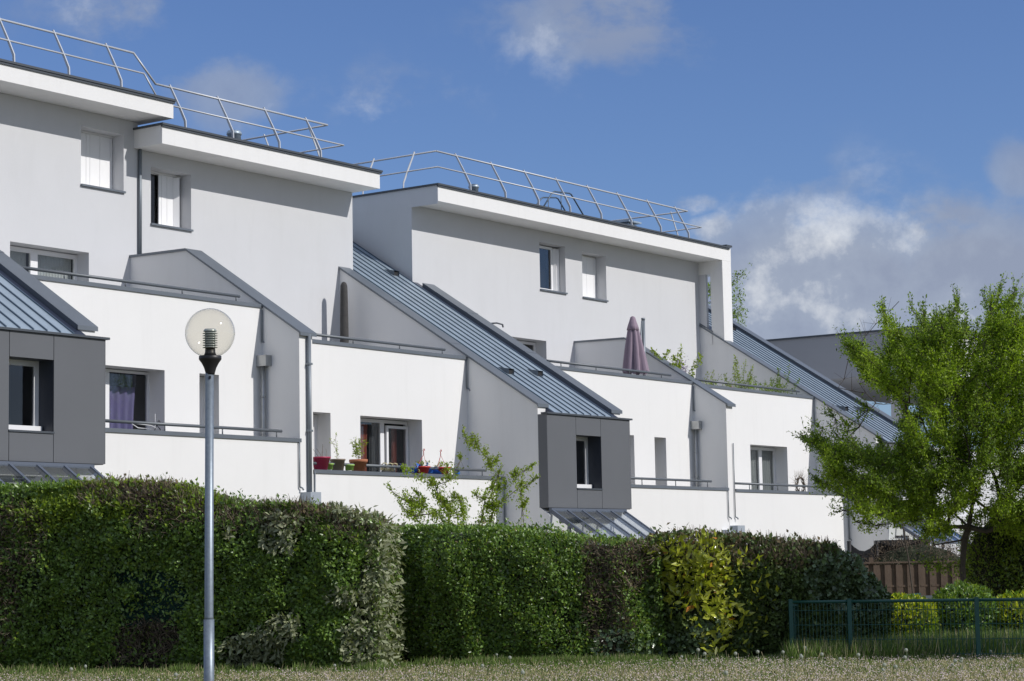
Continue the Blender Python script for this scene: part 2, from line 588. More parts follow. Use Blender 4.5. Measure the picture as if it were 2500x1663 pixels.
def curtain(u0, u1, v, z0, z1, folds, amp=0.03, taper=0.0):
    mb = MB()
    n = folds * 6
    pts = []
    for j in range(5):
        t = j / 4
        for i in range(n + 1):
            s_ = i / n
            w = (u1 - u0) * (1 - taper * math.sin(t * PI) * 0.8)
            pts.append((u0 + s_ * w, v + math.sin(s_ * folds * 2 * PI + 0.6 * math.sin(3 * t + s_ * 4)) * amp * (0.5 + t * 0.7), z1 + (z0 - z1) * t))
    f = []
    for j in range(4):
        for i in range(n):
            a = j * (n + 1) + i
            f.append((a, a + n + 1, a + n + 2, a + 1))
    return mb.poly(pts, f, True)


def frame_mesh(u0, u1, v, z0, z1, t=0.06, d=0.06, mull=()):
    mb = MB()
    mb.box(u0, u0 + t, v, v + d, z0, z1)
    mb.box(u1 - t, u1, v, v + d, z0, z1)
    mb.box(u0 + t, u1 - t, v, v + d, z1 - t, z1)
    mb.box(u0 + t, u1 - t, v, v + d, z0, z0 + t)
    for a, w in mull:
        mb.box(a - w / 2, a + w / 2, v + 0.002, v + d - 0.002, z0 + t, z1 - t)
    return mb


def sill(b, win, u0, u1, v, z, over=0.05):
    b.part('window_sill', MB().box(u0 - 0.012, u1 + 0.02, v - over, v + 0.30, z - 0.045, z - 0.004), 'coping', win)


def shutter_leaves(b, win, edges, v, z0, z1, gap=0.008, zig=0.0):
    for i in range(len(edges) - 1):
        a, c = edges[i] + gap / 2, edges[i + 1] - gap / 2
        mb = MB()
        dv = zig * (1 if i % 2 else -1)
        mb.poly([(a, v - dv, z0), (c, v + dv, z0), (c, v + dv + .022, z0), (a, v - dv + .022, z0),
                 (a, v - dv, z1), (c, v + dv, z1), (c, v + dv + .022, z1), (a, v - dv + .022, z1)],
                [(0, 3, 2, 1), (4, 5, 6, 7), (0, 1, 5, 4), (1, 2, 6, 5), (2, 3, 7, 6), (3, 0, 4, 7)])
        b.part('shutter_leaf', mb, 'shutter', win)


def handrail(b, u0, u1, v, z, brackets, r=0.03, drop=0.11):
    h = b.part('balcony_handrail', MB().tube([(u0, v, z), (u1, v, z)], r, 10), 'rail')
    for u in brackets:
        b.part('bracket', MB().tube([(u, v, z - r * .6), (u, v, z - drop)], 0.013, 6), 'rail', h)
    return h


def parapet(b, u0, u1, v, top, thick=0.25, holes=(), bottom=GZ, m_='white', cap0=0.0, cap1=0.0):
    b.part('wall', wall_mesh(u0, u1, v, v + thick, bottom, top - 0.045, holes), m_)
    mb = MB().box(u0 - cap0, u1 + cap1, v - 0.028, v + thick + 0.03, top - 0.045, top - 0.002)
    mb.box(u0 - cap0, u1 + cap1, v - 0.028, v - 0.022, top - 0.075, top - 0.045)
    b.part('parapet_coping', mb, 'coping')


def roof_railing(b, u0, u1, posts, zt, left_ext=None, mid0=None, mid1=None, back=0.0, left_return=0.0):
    """leaning aluminium guard rail: posts kinked 17 cm above the roof edge"""
    vt, vm = 31.34, 31.06
    a0 = u0 if mid0 is None else mid0
    a1 = u1 if mid1 is None else mid1
    mb = MB().tube([(u0, vt, zt + .955), (u1, vt, zt + .955)], 0.024, 8)
    r = b.part('roof_railing', mb, 'alu')
    b.part('rail', MB().tube([(a0, vm, zt + .48), (a1, vm, zt + .48)], 0.019, 8), 'alu', r)
    for u in posts:
        pr = [(30.875, zt - .02), (30.925, zt - .02), (30.935, zt + .16), (31.085, zt + .46), (31.385, zt + 1.01),
              (31.350, zt + 1.02), (31.035, zt + .47), (30.885, zt + .18)]
        b.part('post', MB().prism_x(pr, u - 0.013, u + 0.013), 'alu', r)
    if back:
        b.part('rail', MB().tube([(u1, vt, zt + .955), (u1, vt + back, zt + .955)], 0.022, 8), 'alu', r)
        b.part('rail', MB().tube([(a1, vm, zt + .48), (a1, vm + back, zt + .48)], 0.019, 8), 'alu', r)
        for k in range(int(back / 1.4)):
            vv = 31.9 + 1.4 * k
            pr = [(u1 + .46, zt - .02), (u1 + .42, zt + .17), (u1 + .26, zt + .47), (u1 - .04, zt + 1.0),
                  (u1 - .005, zt + 1.01), (u1 + .31, zt + .48), (u1 + .47, zt + .18), (u1 + .51, zt - .02)]
            m2 = MB()
            n = len(pr)
            pts = [(p[0], vv - .008, p[1]) for p in pr] + [(p[0], vv + .008, p[1]) for p in pr]
            m2.poly(pts, [tuple(range(n)), tuple(range(n, 2 * n))[::-1]] + [(i, n + i, n + (i + 1) % n, (i + 1) % n) for i in range(n)])
            b.part('post', m2, 'alu', r)
    if left_return:
        b.part('rail', MB().tube([(u0, vt, zt + .955), (u0, vt + left_return, zt + .955)], 0.022, 8), 'alu', r)
        b.part('rail', MB().tube([(a0, vm, zt + .48), (a0, vm + left_return, zt + .48)], 0.019, 8), 'alu', r)
        for vv in (31.99, 33.29, 34.6, 35.9):
            ub = u0 - 0.5
            pr = [(ub - .02, zt - .02), (ub + .02, zt - .02), (ub + .03, zt + .16), (ub + .19, zt + .46), (ub + .48, zt + 1.01),
                  (ub + .44, zt + 1.02), (ub + .14, zt + .48), (ub - .01, zt + .18)]
            m2 = MB()
            n = len(pr)
            pts = [(p[0], vv - .008, p[1]) for p in pr] + [(p[0], vv + .008, p[1]) for p in pr]
            m2.poly(pts, [tuple(range(n)), tuple(range(n, 2 * n))[::-1]] + [(i, n + i, n + (i + 1) % n, (i + 1) % n) for i in range(n)])
            b.part('post', m2, 'alu', r)
    return r


def drain(b, u, v, z0, z1, elbow=True):
    mb = MB().tube([(u, v, z0), (u, v, z1)], 0.014, 6)
    if elbow:
        mb.tube([(u, v, z1 + .01), (u + .05, v - .03, z1 - .01), (u + .05, v - .05, z1 - .05)], 0.018, 6)
    b.part('overflow_pipe', mb, 'pipe')


def roof_bay(b, uL, zo, vtop_left=P0, vtop_right=31.44, roof_top=35.2, box=True, drop=0.0, win=(1.105, 2.09)):
    """two raking wing walls with a standing-seam zinc roof, a clad window box and a glass canopy between them"""
    z = lambda q: q + zo
    zw = lambda v: 3.40 + SL * (v - PW) + zo          # top of the wing masonry
    for (a, c, vt) in ((uL, uL + .335, vtop_left), (uL + 2.905, uL + 3.275, vtop_right)):
        prof = [(vt, GZ), (vt, zw(vt)), (PW, zw(PW)), (PW, z(1.19)), (25.80, z(1.01)), (25.80, GZ)]
        if a != uL:
            prof = [(vt, GZ), (vt, zw(vt)), (PW, zw(PW)), (PW, GZ)]
        b.part('wing_wall', MB().prism_x(prof, a, c), 'white')
        t = 0.045
        capp = [(PW - .035, zw(PW - .035) + t), (PW - .035, zw(PW - .035) - .03), (PW - .002, zw(PW) - .004), (vt, zw(vt) - .004), (vt, zw(vt) + t)]
        cc = b.part('wing_coping', MB().prism_x(capp[::-1], a - .04, c + .04), 'coping')
        # joint covers on the sloping coping
        for vj in (28.4, 30.1):
            n_ = Vector((0, -SL, 1)).normalized() * 0.006
            p = [(a - .045, vj, zw(vj) + t), (c + .045, vj, zw(vj) + t), (c + .045, vj + .05, zw(vj + .05) + t), (a - .045, vj + .05, zw(vj + .05) + t)]
            q = [(x, y + n_.y, zz + n_.z) for x, y, zz in p]
            b.part('coping_joint', MB().poly(p + q, [(4, 5, 6, 7), (0, 1, 5, 4), (1, 2, 6, 5), (2, 3, 7, 6), (3, 0, 4, 7)]), 'coping', cc)
    # small upstand box at the wing's upper end
    zr = lambda v: 3.215 + SL * (v - PB) + zo          # roof surface
    vv0, vv1 = PB + .03, roof_top
    base = b.part('zinc_roof', MB().prism_x([(vv1, zr(vv1) - .25), (vv1, zr(vv1) - .02), (vv0, zr(vv0) - .02), (vv0, zr(vv0) - .25)], uL + .30, uL + 2.93), 'gutter')
    npan = 8
    w = (2.62 - .345) / npan
    for k in range(npan):
        a = uL + .345 + k * w
        b.part('roof_pan', MB().prism_x([(vv1, zr(vv1) - .018), (vv1, zr(vv1)), (vv0, zr(vv0)), (vv0, zr(vv0) - .018)], a + .008, a + w - .004), 'zinc', base)
        b.part('standing_seam', MB().prism_x([(vv1, zr(vv1)), (vv1, zr(vv1) + .028), (vv0, zr(vv0) + .028), (vv0, zr(vv0))], a + w - .012, a + w + .010), 'seam', base)
    # folded upstand against the right wing
    b.part('flashing', MB().prism_x([(PW, zr(PW) - .03), (vtop_right, zr(vtop_right) - .03), (vtop_right, zr(vtop_right) + .075), (PW, zr(PW) + .075)][::-1], uL + 2.862, uL + 2.904), 'coping', base)
    for (uv, vv) in ((2.28, 31.77), (0.85, 27.36), (2.05, 27.41)):
        uu = uL + uv
        p = [(uu - .1, vv, zr(vv) + .01), (uu + .1, vv, zr(vv) + .01), (uu + .1, vv, zr(vv) + .14), (uu - .1, vv, zr(vv) + .14),
             (uu - .1, vv + .30, zr(vv + .30) + .005), (uu + .1, vv + .30, zr(vv + .30) + .005)]
        b.part('roof_vent', MB().poly(p, [(3, 2, 5, 4), (0, 3, 4), (1, 5, 2)]), 'coping', base)
        b.part('vent_opening', MB().box(uu - .09, uu + .09, vv + .03, vv + .04, zr(vv + .035), zr(vv) + .11), 'dark', base)
    # strip under the pans closes the house below
    if not box:
        return
    B0, B1_ = uL, uL + 3.285
    zb, zt = z(1.175) - drop, z(3.19)
    wh = (uL + win[0], uL + win[1], z(1.615), z(2.775))
    core = b.part('window_box', wall_mesh(B0 + .012, B1_ - .012, PB + .022, PB + .42, zb + .01, zt, [wh]), 'panel_dark')
    # clad panels, each a plate with an open joint round it
    j = 0.006
    plates = [(B0, wh[0], zb, zt), (wh[1], B1_, zb, zt), (wh[0], wh[1], wh[3], zt), (wh[0], wh[1], zb, wh[2] - .035)]
    for a, c, d, e_ in plates:
        b.part('cladding_panel', MB().box(a + j, c - j, PB, PB + .018, d, e_ - .004), 'panel', core)
    b.part('cladding_panel', MB().box(B0 - .006, B0 + .010, PB, PW - .004, zb, zt - .004), 'panel', core)
    b.part('cladding_panel', MB().box(B1_ - .010, B1_ + .006, PB, P2 + .01, zb, zt - .004), 'panel', core)
    b.part('box_capping', MB().box(B0 - .03, B1_ + .07, PB - .04, PB + .14, zt, zt + .038), 'trim', core)
    b.part('box_soffit', MB().box(B0 + .02, B1_ - .02, PB + .02, PW + .3, zb - .012, zb + .004), 'trim', core)
    f = b.part('window_frame', frame_mesh(wh[0] - .02, wh[1] + .0, PB + .355, wh[2], wh[3] + .01, .10, .05), 'pvc', core)
    b.part('window_board', MB().box(wh[0] + .002, wh[1] - .03, PB + .24, PB + .355, wh[2] + .002, wh[2] + .095), 'pvc', core)
    b.part('window_pane', MB().box(wh[0] + .05, wh[1] - .09, PB + .375, PB + .381, wh[2] + .07, wh[3] - .06), 'glass_dark', core)
    b.part('window_sill', MB().box(wh[0] - .01, wh[1] + .01, PB - .02, PB + .16, wh[2] - .034, wh[2] - .002), 'trim', core)
    # ground floor front under the box, door and canopy
    gh = (uL + 1.05, uL + 1.95, GZ, z(.62))
    b.part('wall', wall_mesh(uL + .30, uL + 2.95, 26.10, 26.35, GZ, zb - .02, [gh]), 'white')
    d_ = b.part('front_door', frame_mesh(gh[0], gh[1], 26.16, GZ, gh[3], .07, .06), 'frame_grey')
    b.part('door_leaf', MB().box(gh[0] + .07, gh[1] - .07, 26.175, 26.20, GZ, gh[3] - .07), 'pvc', d_)
    c0, c1 = (PB - .005, z(1.15) - drop), (24.74, z(.45) - drop)
    fr = MB()
    rw = .055
    us = [uL + .075 + k * (2.86 / 5) for k in range(6)]
    slope = (c0[1] - c1[1]) / (c0[0] - c1[0])
    cz = lambda v: c0[1] + slope * (v - c0[0])
    fr.box(uL + .03, uL + 3.0, c1[0] - .05, c1[0] + .03, c1[1] - .10, c1[1] + .0)
    fr.box(uL + .03, uL + 3.0, c0[0] - .05, c0[0] + .015, c0[1] - .06, c0[1] + .012)
    can = b.part('glass_canopy', fr, 'frame_grey')
    for k, uu in enumerate(us):
        ww = rw if k else .07
        b.part('rafter', MB().prism_x([(c0[0], cz(c0[0]) - .09), (c0[0], cz(c0[0]) + .012), (c1[0], cz(c1[0]) + .012), (c1[0], cz(c1[0]) - .09)], uu - ww / 2, uu + ww / 2), 'frame_grey', can)
        if k < 5:
            b.part('glass_pane', MB().prism_x([(c0[0], cz(c0[0]) - .008), (c0[0], cz(c0[0])), (c1[0], cz(c1[0])), (c1[0], cz(c1[0]) - .008)], uu + ww / 2 + .002, us[k + 1] - rw / 2 - .002), 'canopy_glass', can)
    for uu in (us[0], us[-1], us[2]):
        b.part('canopy_post', MB().box(uu - .03, uu + .03, c1[0] - .03, c1[0] + .03, GZ, c1[1] - .10), 'frame_grey', can)
    b.part('canopy_post', MB().box(us[0] - .025, us[0] + .025, 25.33, 25.38, GZ, cz(25.35) - .09), 'frame_grey', can)


def short_wing(b, u, w, zo, pipe=True):
    z = lambda q: q + zo
    prof = [(P0 + .02, GZ), (P0 + .02, z(5.87)), (30.02, z(5.85)), (27.0, z(3.945)), (27.0, GZ)]
    b.part('wing_wall', MB().prism_x(prof, u, u + w), 'white')
    t = .045
    cap = [(26.93, z(3.945 - .044) + t), (26.93, z(3.945) - .07), (26.985, z(3.935)), (30.02, z(5.846)), (P0 - .002, z(5.866)), (P0 - .002, z(5.87) + t), (30.03, z(5.85) + t)]
    b.part('wing_coping', MB().prism_x(cap[::-1], u - .035, u + w + .06), 'coping')
    # rainwater hopper and pipe on the shaded side
    h = b.part('rainwater_hopper', MB().box(u - .17, u - .002, 27.72, 28.0, z(3.33), z(3.545)), 'steelpipe')
    b.part('downpipe', MB().tube([(u - .085, 27.87, z(3.33)), (u - .085, 27.87, z(.9))], .042, 10).tube([(u - .085, 27.87, z(2.72)), (u - .085, 27.87, z(2.75))], .052, 10).tube([(u - .085, 27.87, z(2.1)), (u - .085, 27.87, z(2.13))], .052, 10), 'steelpipe', h)
    drain(b, u - .03, P1 - .03, z(4.46), z(3.82))


# ================= building at the left (roof and terraces 0.58 m higher)
Z1 = .585
b1 = Bld(20.695, 'white block of flats at the left end, higher roof, purple curtain behind its lower balcony')
LA, LB, LC = 20.957, 37.045, 53.395
S1, S2 = 30.392, 46.745
roof_bay(b1, LA, .635, vtop_left=P0, vtop_right=P0 - .2, drop=.055, win=(1.24, 2.163))
# lower terrace
parapet(b1, LA + 3.25, S1 + .02, P2, 2.467)
b1.part('terrace_floor', MB().box(LA + 3.25, S1 + .01, P2 + .2, P1 + .1, 1.3, 1.46), 'floor')
holesA = [(25.72, 27.735, 1.46, 3.685), (28.65, 29.178, 1.46, 3.685)]
parapet(b1, LA + 3.25, S1 + .02, P1, 5.155, .46, holesA, 1.3)
b1.part('terrace_floor', MB().box(LA + 3.25, S1 + .01, P1 + .4, P0 + .1, 4.0, 4.18), 'floor')
handrail(b1, 25.30, 29.985, P2 + .11, 2.467 + .13, [25.40, 26.886, 28.37, 29.851], drop=.14)
handrail(b1, 24.1, 29.87, P1 + .11, 5.155 + .12, [25.37, 26.85, 28.31, 29.78])
# upper wall and roof
w0 = (27.187, 29.243, 4.18, 6.43)
w1 = (29.02, 30.199, 7.82, 9.015)
b1.part('wall', wall_mesh(19.0, 30.60, P0, P0 + .46, 3.9, 9.335, [w0, w1]), 'grey')
b1.part('roof_fascia', MB().box(19.0, 30.82, PF, 39.0, 9.34, 9.69), 'white')
b1.part('roof_edge_capping', MB().box(19.0, 30.86, PF - .05, 39.05, 9.70, 9.745).box(19.0, 30.845, PF - .03, PF + .02, 9.655, 9.70), 'trim')
b1.part('rear_wall', MB().box(19.0, 30.60, 38.6, 38.9, GZ, 9.3), 'grey')
b1.part('gable_wall', MB().box(19.0, 19.3, P0 + .01, 38.59, GZ, 9.3), 'grey')
b1.part('expansion_gap', MB().box(30.60, 30.70, P0 + .3, 38.5, 5.5, 9.3), 'dark')
roof_railing(b1, 18.9, 30.19, [26.62, 28.02, 29.43, 25.2, 23.8, 22.4], 9.745, mid1=30.217)
# link between the two roof levels
b1.part('sloping_rail', MB().tube([(30.19, 31.34, 10.70), (30.83, 31.34, 10.145)], .022, 8).tube([(30.217, 31.06, 10.225), (30.62, 31.06, 9.75)], .018, 8), 'alu')
# window 0: wide, white net curtain
f = b1.part('window', frame_mesh(w0[0], w0[1] + .02, P0 + .345, w0[2], w0[3] - .02, .09, .06, [(28.105, .185)]), 'pvc')
b1.part('window_pane', MB().box(w0[0] + .06, w0[1] - .06, P0 + .375, P0 + .381, w0[2] + .06, w0[3] - .08), 'glass', f)
b1.part('curtain', curtain(w0[0] + .05, 28.02, P0 + .50, 4.2, 6.4, 6), 'curtain_white', f)
b1.part('curtain', curtain(28.22, w0[1] - .03, P0 + .50, 4.2, 6.4, 13), 'curtain_white', f)
# window 1: closed folding shutters
f = b1.part('window', frame_mesh(w1[0], w1[1], P0 + .36, w1[2], w1[3], .04, .05), 'pvc')
shutter_leaves(b1, f, [w1[0] + .01, w1[0] + .28, 29.46, 29.56, 29.84, 30.12, 30.19], P0 + .325, w1[2] + .03, w1[3] - .045, zig=.003)
b1.part('shutter_track', MB().box(w1[0], w1[1], P0 + .30, P0 + .36, w1[3] - .04, w1[3] - .005), 'pvc', f)
b1.part('shutter_backing', MB().box(w1[0], w1[1], P0 + .42, P0 + .44, w1[2], w1[3]), 'dark', f)
sill(b1, f, w1[0], w1[1], P0, w1[2])
# balcony doors of the lower terrace
hA = holesA[0]
f = b1.part('balcony_door', frame_mesh(hA[0], hA[1], P1 + .40, hA[2], hA[3] - .015, .05, .055, [(26.67, .12)]), 'pvc')
b1.part('door_pane', MB().box(hA[0] + .04, hA[1] - .04, P1 + .425, P1 + .43, hA[2] + .08, hA[3] - .09), 'glass', f)
b1.part('curtain', curtain(26.78, 27.52, P1 + .56, 1.5, 3.43, 4, .05, .12), 'curtain_purple', f)
b1.part('pelmet', curtain(26.74, 27.50, P1 + .50, 3.38, 3.66, 9, .02), mat('patterned_pelmet', (0.10, 0.10, 0.14), 0.8, noise=(22, 0.8, 4)), f)
hB = holesA[1]
f = b1.part('balcony_door', frame_mesh(hB[0], hB[1], P1 + .40, hB[2], hB[3] - .015, .10, .055), 'pvc')
b1.part('door_pane', MB().box(hB[0] + .09, hB[1] - .09, P1 + .425, P1 + .43, hB[2] + .09, hB[3] - .10), 'glass_dark', f)
short_wing(b1, S1, .378, Z1)
drain(b1, S1 - .05, P2 - .03, 2.40, 1.52)
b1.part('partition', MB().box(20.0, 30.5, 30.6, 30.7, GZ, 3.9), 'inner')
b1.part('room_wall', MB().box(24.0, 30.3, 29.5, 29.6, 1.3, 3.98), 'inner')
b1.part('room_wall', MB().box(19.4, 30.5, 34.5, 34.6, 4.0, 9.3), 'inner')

# ================= middle building
b2 = Bld(30.62, 'middle white block of flats with coloured flower pots on its lower balcony')
roof_bay(b2, LB, 0.0)
pz = 1.882
u0 = S1 + .378
parapet(b2, u0 + .004, LB + .02, P2, pz, cap1=-.02)
b2.part('terrace_floor', MB().box(u0, LB + .01, P2 + .2, P1 + .1, .72, .88), 'floor')
holesB = [(31.885, 32.422, .88, 3.108), (33.36, 35.417, .88, 3.10)]
parapet(b2, u0 + .004, LB + .02, P1, 4.58, .46, holesB, .72, cap1=-.02)
b2.part('terrace_floor', MB().box(u0, LB + .01, P1 + .4, P0 + .1, 3.42, 3.6), 'floor')
handrail(b2, u0 + .004, 36.53, P2 + .11, pz + .125, [31.9, 33.4, 34.9, 36.4], drop=.13)
handrail(b2, u0 + .004, 36.40, P1 + .11, 4.58 + .115, [33.29, 34.82, 36.31])
w2 = (30.978, 32.172, 7.25, 8.448)
b2.part('wall', wall_mesh(30.70, 37.535, P0, P0 + .46, 3.4, 8.765, [w2]), 'grey')
b2.part('gable_wall', MB().box(37.20, 37.535, P0 + .46, 38.6, GZ, 8.765), 'grey')
b2.part('gable_wall', MB().box(30.70, 30.95, P0 + .46, 38.6, GZ, 8.765), 'grey')
b2.part('rear_wall', MB().box(30.96, 37.2, 38.3, 38.6, GZ, 8.765), 'grey')
b2.part('roof_fascia', MB().box(30.494, 37.56, PF, 39.0, 8.768, 9.155), 'white')
b2.part('roof_edge_capping', MB().box(30.46, 37.62, PF - .05, 39.05, 9.157, 9.20).box(30.475, 37.60, PF - .03, PF + .02, 9.118, 9.157), 'trim')
roof_railing(b2, 30.83, 36.32, [31.262, 32.70, 34.185, 35.575], 9.20, mid0=30.62, mid1=36.56, back=6.0)
f = b2.part('window', frame_mesh(w2[0], w2[1], P0 + .37, w2[2], w2[3], .05, .05), 'pvc')
b2.part('window_pane', MB().box(w2[0] + .05, w2[1] - .05, P0 + .39, P0 + .396, w2[2] + .05, w2[3] - .05), 'glass_dark', f)
shutter_leaves(b2, f, [31.525, 31.60, 31.77, 31.945], P0 + .32, w2[2] + .04, w2[3] - .045, zig=.004)
shutter_leaves(b2, f, [31.945, 32.045, 32.14], P0 + .27, w2[2] + .03, w2[3] - .055, zig=.05)
b2.part('shutter_track', MB().box(w2[0], w2[1], P0 + .30, P0 + .36, w2[3] - .04, w2[3] - .005), 'pvc', f)
b2.part('window_board', MB().box(w2[0], w2[1] - .06, P0 + .22, P0 + .37, w2[2], w2[2] + .02), 'pvc', f)
sill(b2, f, w2[0], w2[1], P0, w2[2])
# downpipe between the two buildings, then down the face of the dividing wall
dp = b2.part('downpipe', MB().tube([(30.625, P0 - .045, 8.76), (30.625, P0 - .045, 6.52)], .038, 10), 'pipe')
b2.part('downpipe', MB().tube([(30.62, P2 - .05, 4.50), (30.62, P2 - .05, 1.43)], .042, 10).box(30.57, 30.67, P2 - .1, P2 - .003, 2.6, 2.64).box(30.57, 30.67, P2 - .1, P2 - .003, 3.9, 3.94), 'pipe')
b2.part('meter_box', MB().box(30.40, 30.70, P2 - .26, P2 - .003, 1.10, 1.43), 'box')
drain(b2, LB - .045, P1 - .03, 4.50, 3.86)
drain(b2, LB - .04, P2 - .03, 1.80, .72)
drain(b2, u0 + .03, P2 - .02, 1.84, .3, False)
hC = holesB[0]
f = b2.part('balcony_door', frame_mesh(hC[0], hC[1], P1 + .36, hC[2], hC[3] - .015, .12, .055), 'pvc')
b2.part('door_pane', MB().box(hC[0] + .11, hC[1] - .11, P1 + .39, P1 + .396, hC[2] + .1, hC[3] - .12), 'glass_dark', f)
hD = holesB[1]
f = b2.part('balcony_door', frame_mesh(hD[0], hD[1], P1 + .40, hD[2], hD[3] - .015, .07, .055, [(34.56, .13)]), 'pvc')
b2.part('door_pane', MB().box(hD[0] + .07, 34.50, P1 + .425, P1 + .43, hD[2] + .07, hD[3] - .09), 'glass', f)
b2.part('curtain', curtain(34.27, 34.52, P1 + .52, .95, 3.05, 3, .035, .0), 'inner', f)
b2.part('curtain', curtain(33.80, 34.14, P1 + .47, .95, 2.98, 4, .04, .22), 'curtain_red', f)
b2.part('door_leaf', frame_mesh(34.66, hD[1] - .03, P1 + .36, hD[2] + .05, hD[3] - .13, .06, .05), 'pvc', f)
b2.part('door_pane', MB().box(34.71, hD[1] - .08, P1 + .385, P1 + .39, hD[2] + .1, hD[3] - .18), 'glass_dark', f)
b2.part('curtain', curtain(35.15, 35.30, P1 + .62, .95, 2.95, 3, .035, .1), 'curtain_red', f)
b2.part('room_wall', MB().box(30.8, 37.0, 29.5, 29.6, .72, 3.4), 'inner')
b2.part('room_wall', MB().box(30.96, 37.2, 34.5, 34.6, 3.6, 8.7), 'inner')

# ================= right building
b3 = Bld(LB + 3.275, 'right white block of flats with a closed mauve parasol and a tall corner pillar')
roof_bay(b3, LC, -.045, vtop_left=P0 + .3, vtop_right=35.4, roof_top=36.0)
uR = LB + 3.275
for (a, c, lo, hi, holes, hl) in (
        (uR - .02, S2 + .02, 1.812, 4.60, [(43.30, 43.864, .82, 3.09), (44.812, 45.359, .82, 3.085)], 0),
        (S2 + .33, LC + .02, 1.790, 4.562, [(49.663, 51.735, .82, 3.066)], 1)):
    parapet(b3, a, c, P2, lo, cap0=-.03, cap1=-.02)
    b3.part('terrace_floor', MB().box(a, c - .01, P2 + .2, P1 + .1, .66, .82), 'floor')
    parapet(b3, a, c, P1, hi, .46, holes, .66, cap0=-.03, cap1=-.02)
    b3.part('terrace_floor', MB().box(a, c - .01, P1 + .4, P0 + .1, 3.42, 3.6), 'floor')
    for k, hh in enumerate(holes):
        if hl == 0:
            f = b3.part('balcony_door', frame_mesh(hh[0], hh[1], P1 + .40, hh[2], hh[3] - .015, .10, .055), 'pvc')
            b3.part('door_pane', MB().box(hh[0] + .09, hh[1] - .09, P1 + .425, P1 + .43, hh[2] + .09, hh[3] - .10), 'glass_dark', f)
        else:
            f = b3.part('balcony_door', frame_mesh(hh[0], hh[1], P1 + .385, hh[2], hh[3] - .015, .08, .055, [(50.90, .17)]), 'pvc')
            b3.part('door_pane', MB().box(hh[0] + .07, hh[1] - .07, P1 + .41, P1 + .415, hh[2] + .07, hh[3] - .09), 'glass', f)
            b3.part('curtain', curtain(hh[0] + .5, hh[0] + 1.16, P1 + .50, .9, 3.02, 5, .045), 'curtain_grey', f)
            b3.part('curtain', curtain(hh[0] + 1.30, hh[1] - .04, P1 + .50, .9, 3.02, 7, .045), 'curtain_grey', f)
handrail(b3, uR + .01, 46.08, P2 + .11, 1.812 + .155, [41.3, 42.82, 44.368, 45.90], drop=.16)
handrail(b3, S2 + .335, 52.6, P2 + .11, 1.79 + .15, [48.037, 49.556, 51.10, 52.5], drop=.155)
handrail(b3, uR + .01, 45.85, P1 + .11, 4.60 + .115, [40.9, 42.4, 43.9, 45.4])
handrail(b3, S2 + .335, 52.75, P1 + .11, 4.562 + .115, [48.0, 49.5, 51.0, 52.6])
w3 = (45.19, 46.393, 7.215, 8.47)
w4 = (47.203, 48.39, 7.19, 8.43)
w5 = (43.37, 45.42, 3.6, 5.835)
uG = 39.771
b3.part('wall', wall_mesh(uG, 53.40, P0, P0 + .46, 3.4, 8.765, [w3, w4, w5]), 'grey')
b3.part('gable_wall', MB().box(uG, uG + .35, P0 + .46, 38.6, GZ, 8.765), 'grey')
b3.part('gable_wall', MB().box(53.05, 53.40, P0 + .46, 38.6, GZ, 8.765), 'grey')
b3.part('rear_wall', MB().box(uG + .36, 53.04, 38.3, 38.6, GZ, 8.765), 'grey')
b3.part('roof_fascia', MB().box(uG, 53.90, PF, 39.0, 8.768, 9.155), 'white')
b3.part('gable_facing', MB().box(uG - .004, uG, PF + .004, 39.0, 8.70, 9.152), 'grey')
b3.part('roof_edge_capping', MB().box(uG - .045, 53.78, PF - .05, 39.05, 9.157, 9.20).box(uG - .02, 53.8, PF - .03, PF + .02, 9.118, 9.157).box(53.62, 53.95, PF - .03, P0, 9.2, 9.255), 'trim')
# corner pillar with a slot behind it
b3.part('corner_pillar', MB().box(53.385, 53.895, PF + .002, 31.235, 6.30, 8.766), 'white')
b3.part('lintel', MB().box(53.385, 53.895, 31.235, P0 - .002, 8.39, 8.766), 'white')
b3.part('wall_stub', MB().box(53.385, 53.50, 31.397, P0 + .01, 6.82, 8.39), 'grey')
b3.part('wall_base', MB().prism_x([(P0, 6.3), (P0, 6.93), (31.20, 6.66), (31.20, 6.3)], 53.385, 53.88), 'white')
b3.part('slot_sill', MB().prism_x([(P0, 6.93), (P0, 6.965), (31.20, 6.695), (31.20, 6.66)], 53.37, 53.9), 'coping')
roof_railing(b3, 40.40, 52.35, [41.203, 42.687, 44.147, 45.60, 47.10, 48.605, 50.15, 51.667], 9.20, mid0=40.09, mid1=52.65, back=6.0, left_return=5.5)
short_wing(b3, S2, .325, 0.015)
f = b3.part('window', frame_mesh(45.42, 46.15, P0 + .25, w3[2] + .01, w3[3] - .03, .07, .05), 'pvc')
b3.part('window_pane', MB().box(45.47, 46.10, P0 + .275, P0 + .28, w3[2] + .07, w3[3] - .09), 'glass_dark', f)
shutter_leaves(b3, f, [46.15, 46.22, 46.28, 46.375], P0 + .24, w3[2] + .03, w3[3] - .05, zig=.05)
b3.part('shutter_backing', MB().box(w3[0], w3[1], P0 + .42, P0 + .44, w3[2], w3[3]), 'dark', f)
b3.part('window_board', MB().box(w3[0], w3[1] - .2, P0 + .2, P0 + .42, w3[2], w3[2] + .02), 'pvc', f)
sill(b3, f, w3[0], w3[1], P0, w3[2])
f = b3.part('window', frame_mesh(w4[0], w4[1], P0 + .36, w4[2], w4[3], .04, .05), 'pvc')
shutter_leaves(b3, f, [w4[0] + .01, 47.6, 47.90, 48.25, 48.38], P0 + .325, w4[2] + .03, w4[3] - .045, zig=.003)
b3.part('shutter_backing', MB().box(w4[0], w4[1], P0 + .42, P0 + .44, w4[2], w4[3]), 'dark', f)
sill(b3, f, w4[0], w4[1], P0, w4[2])
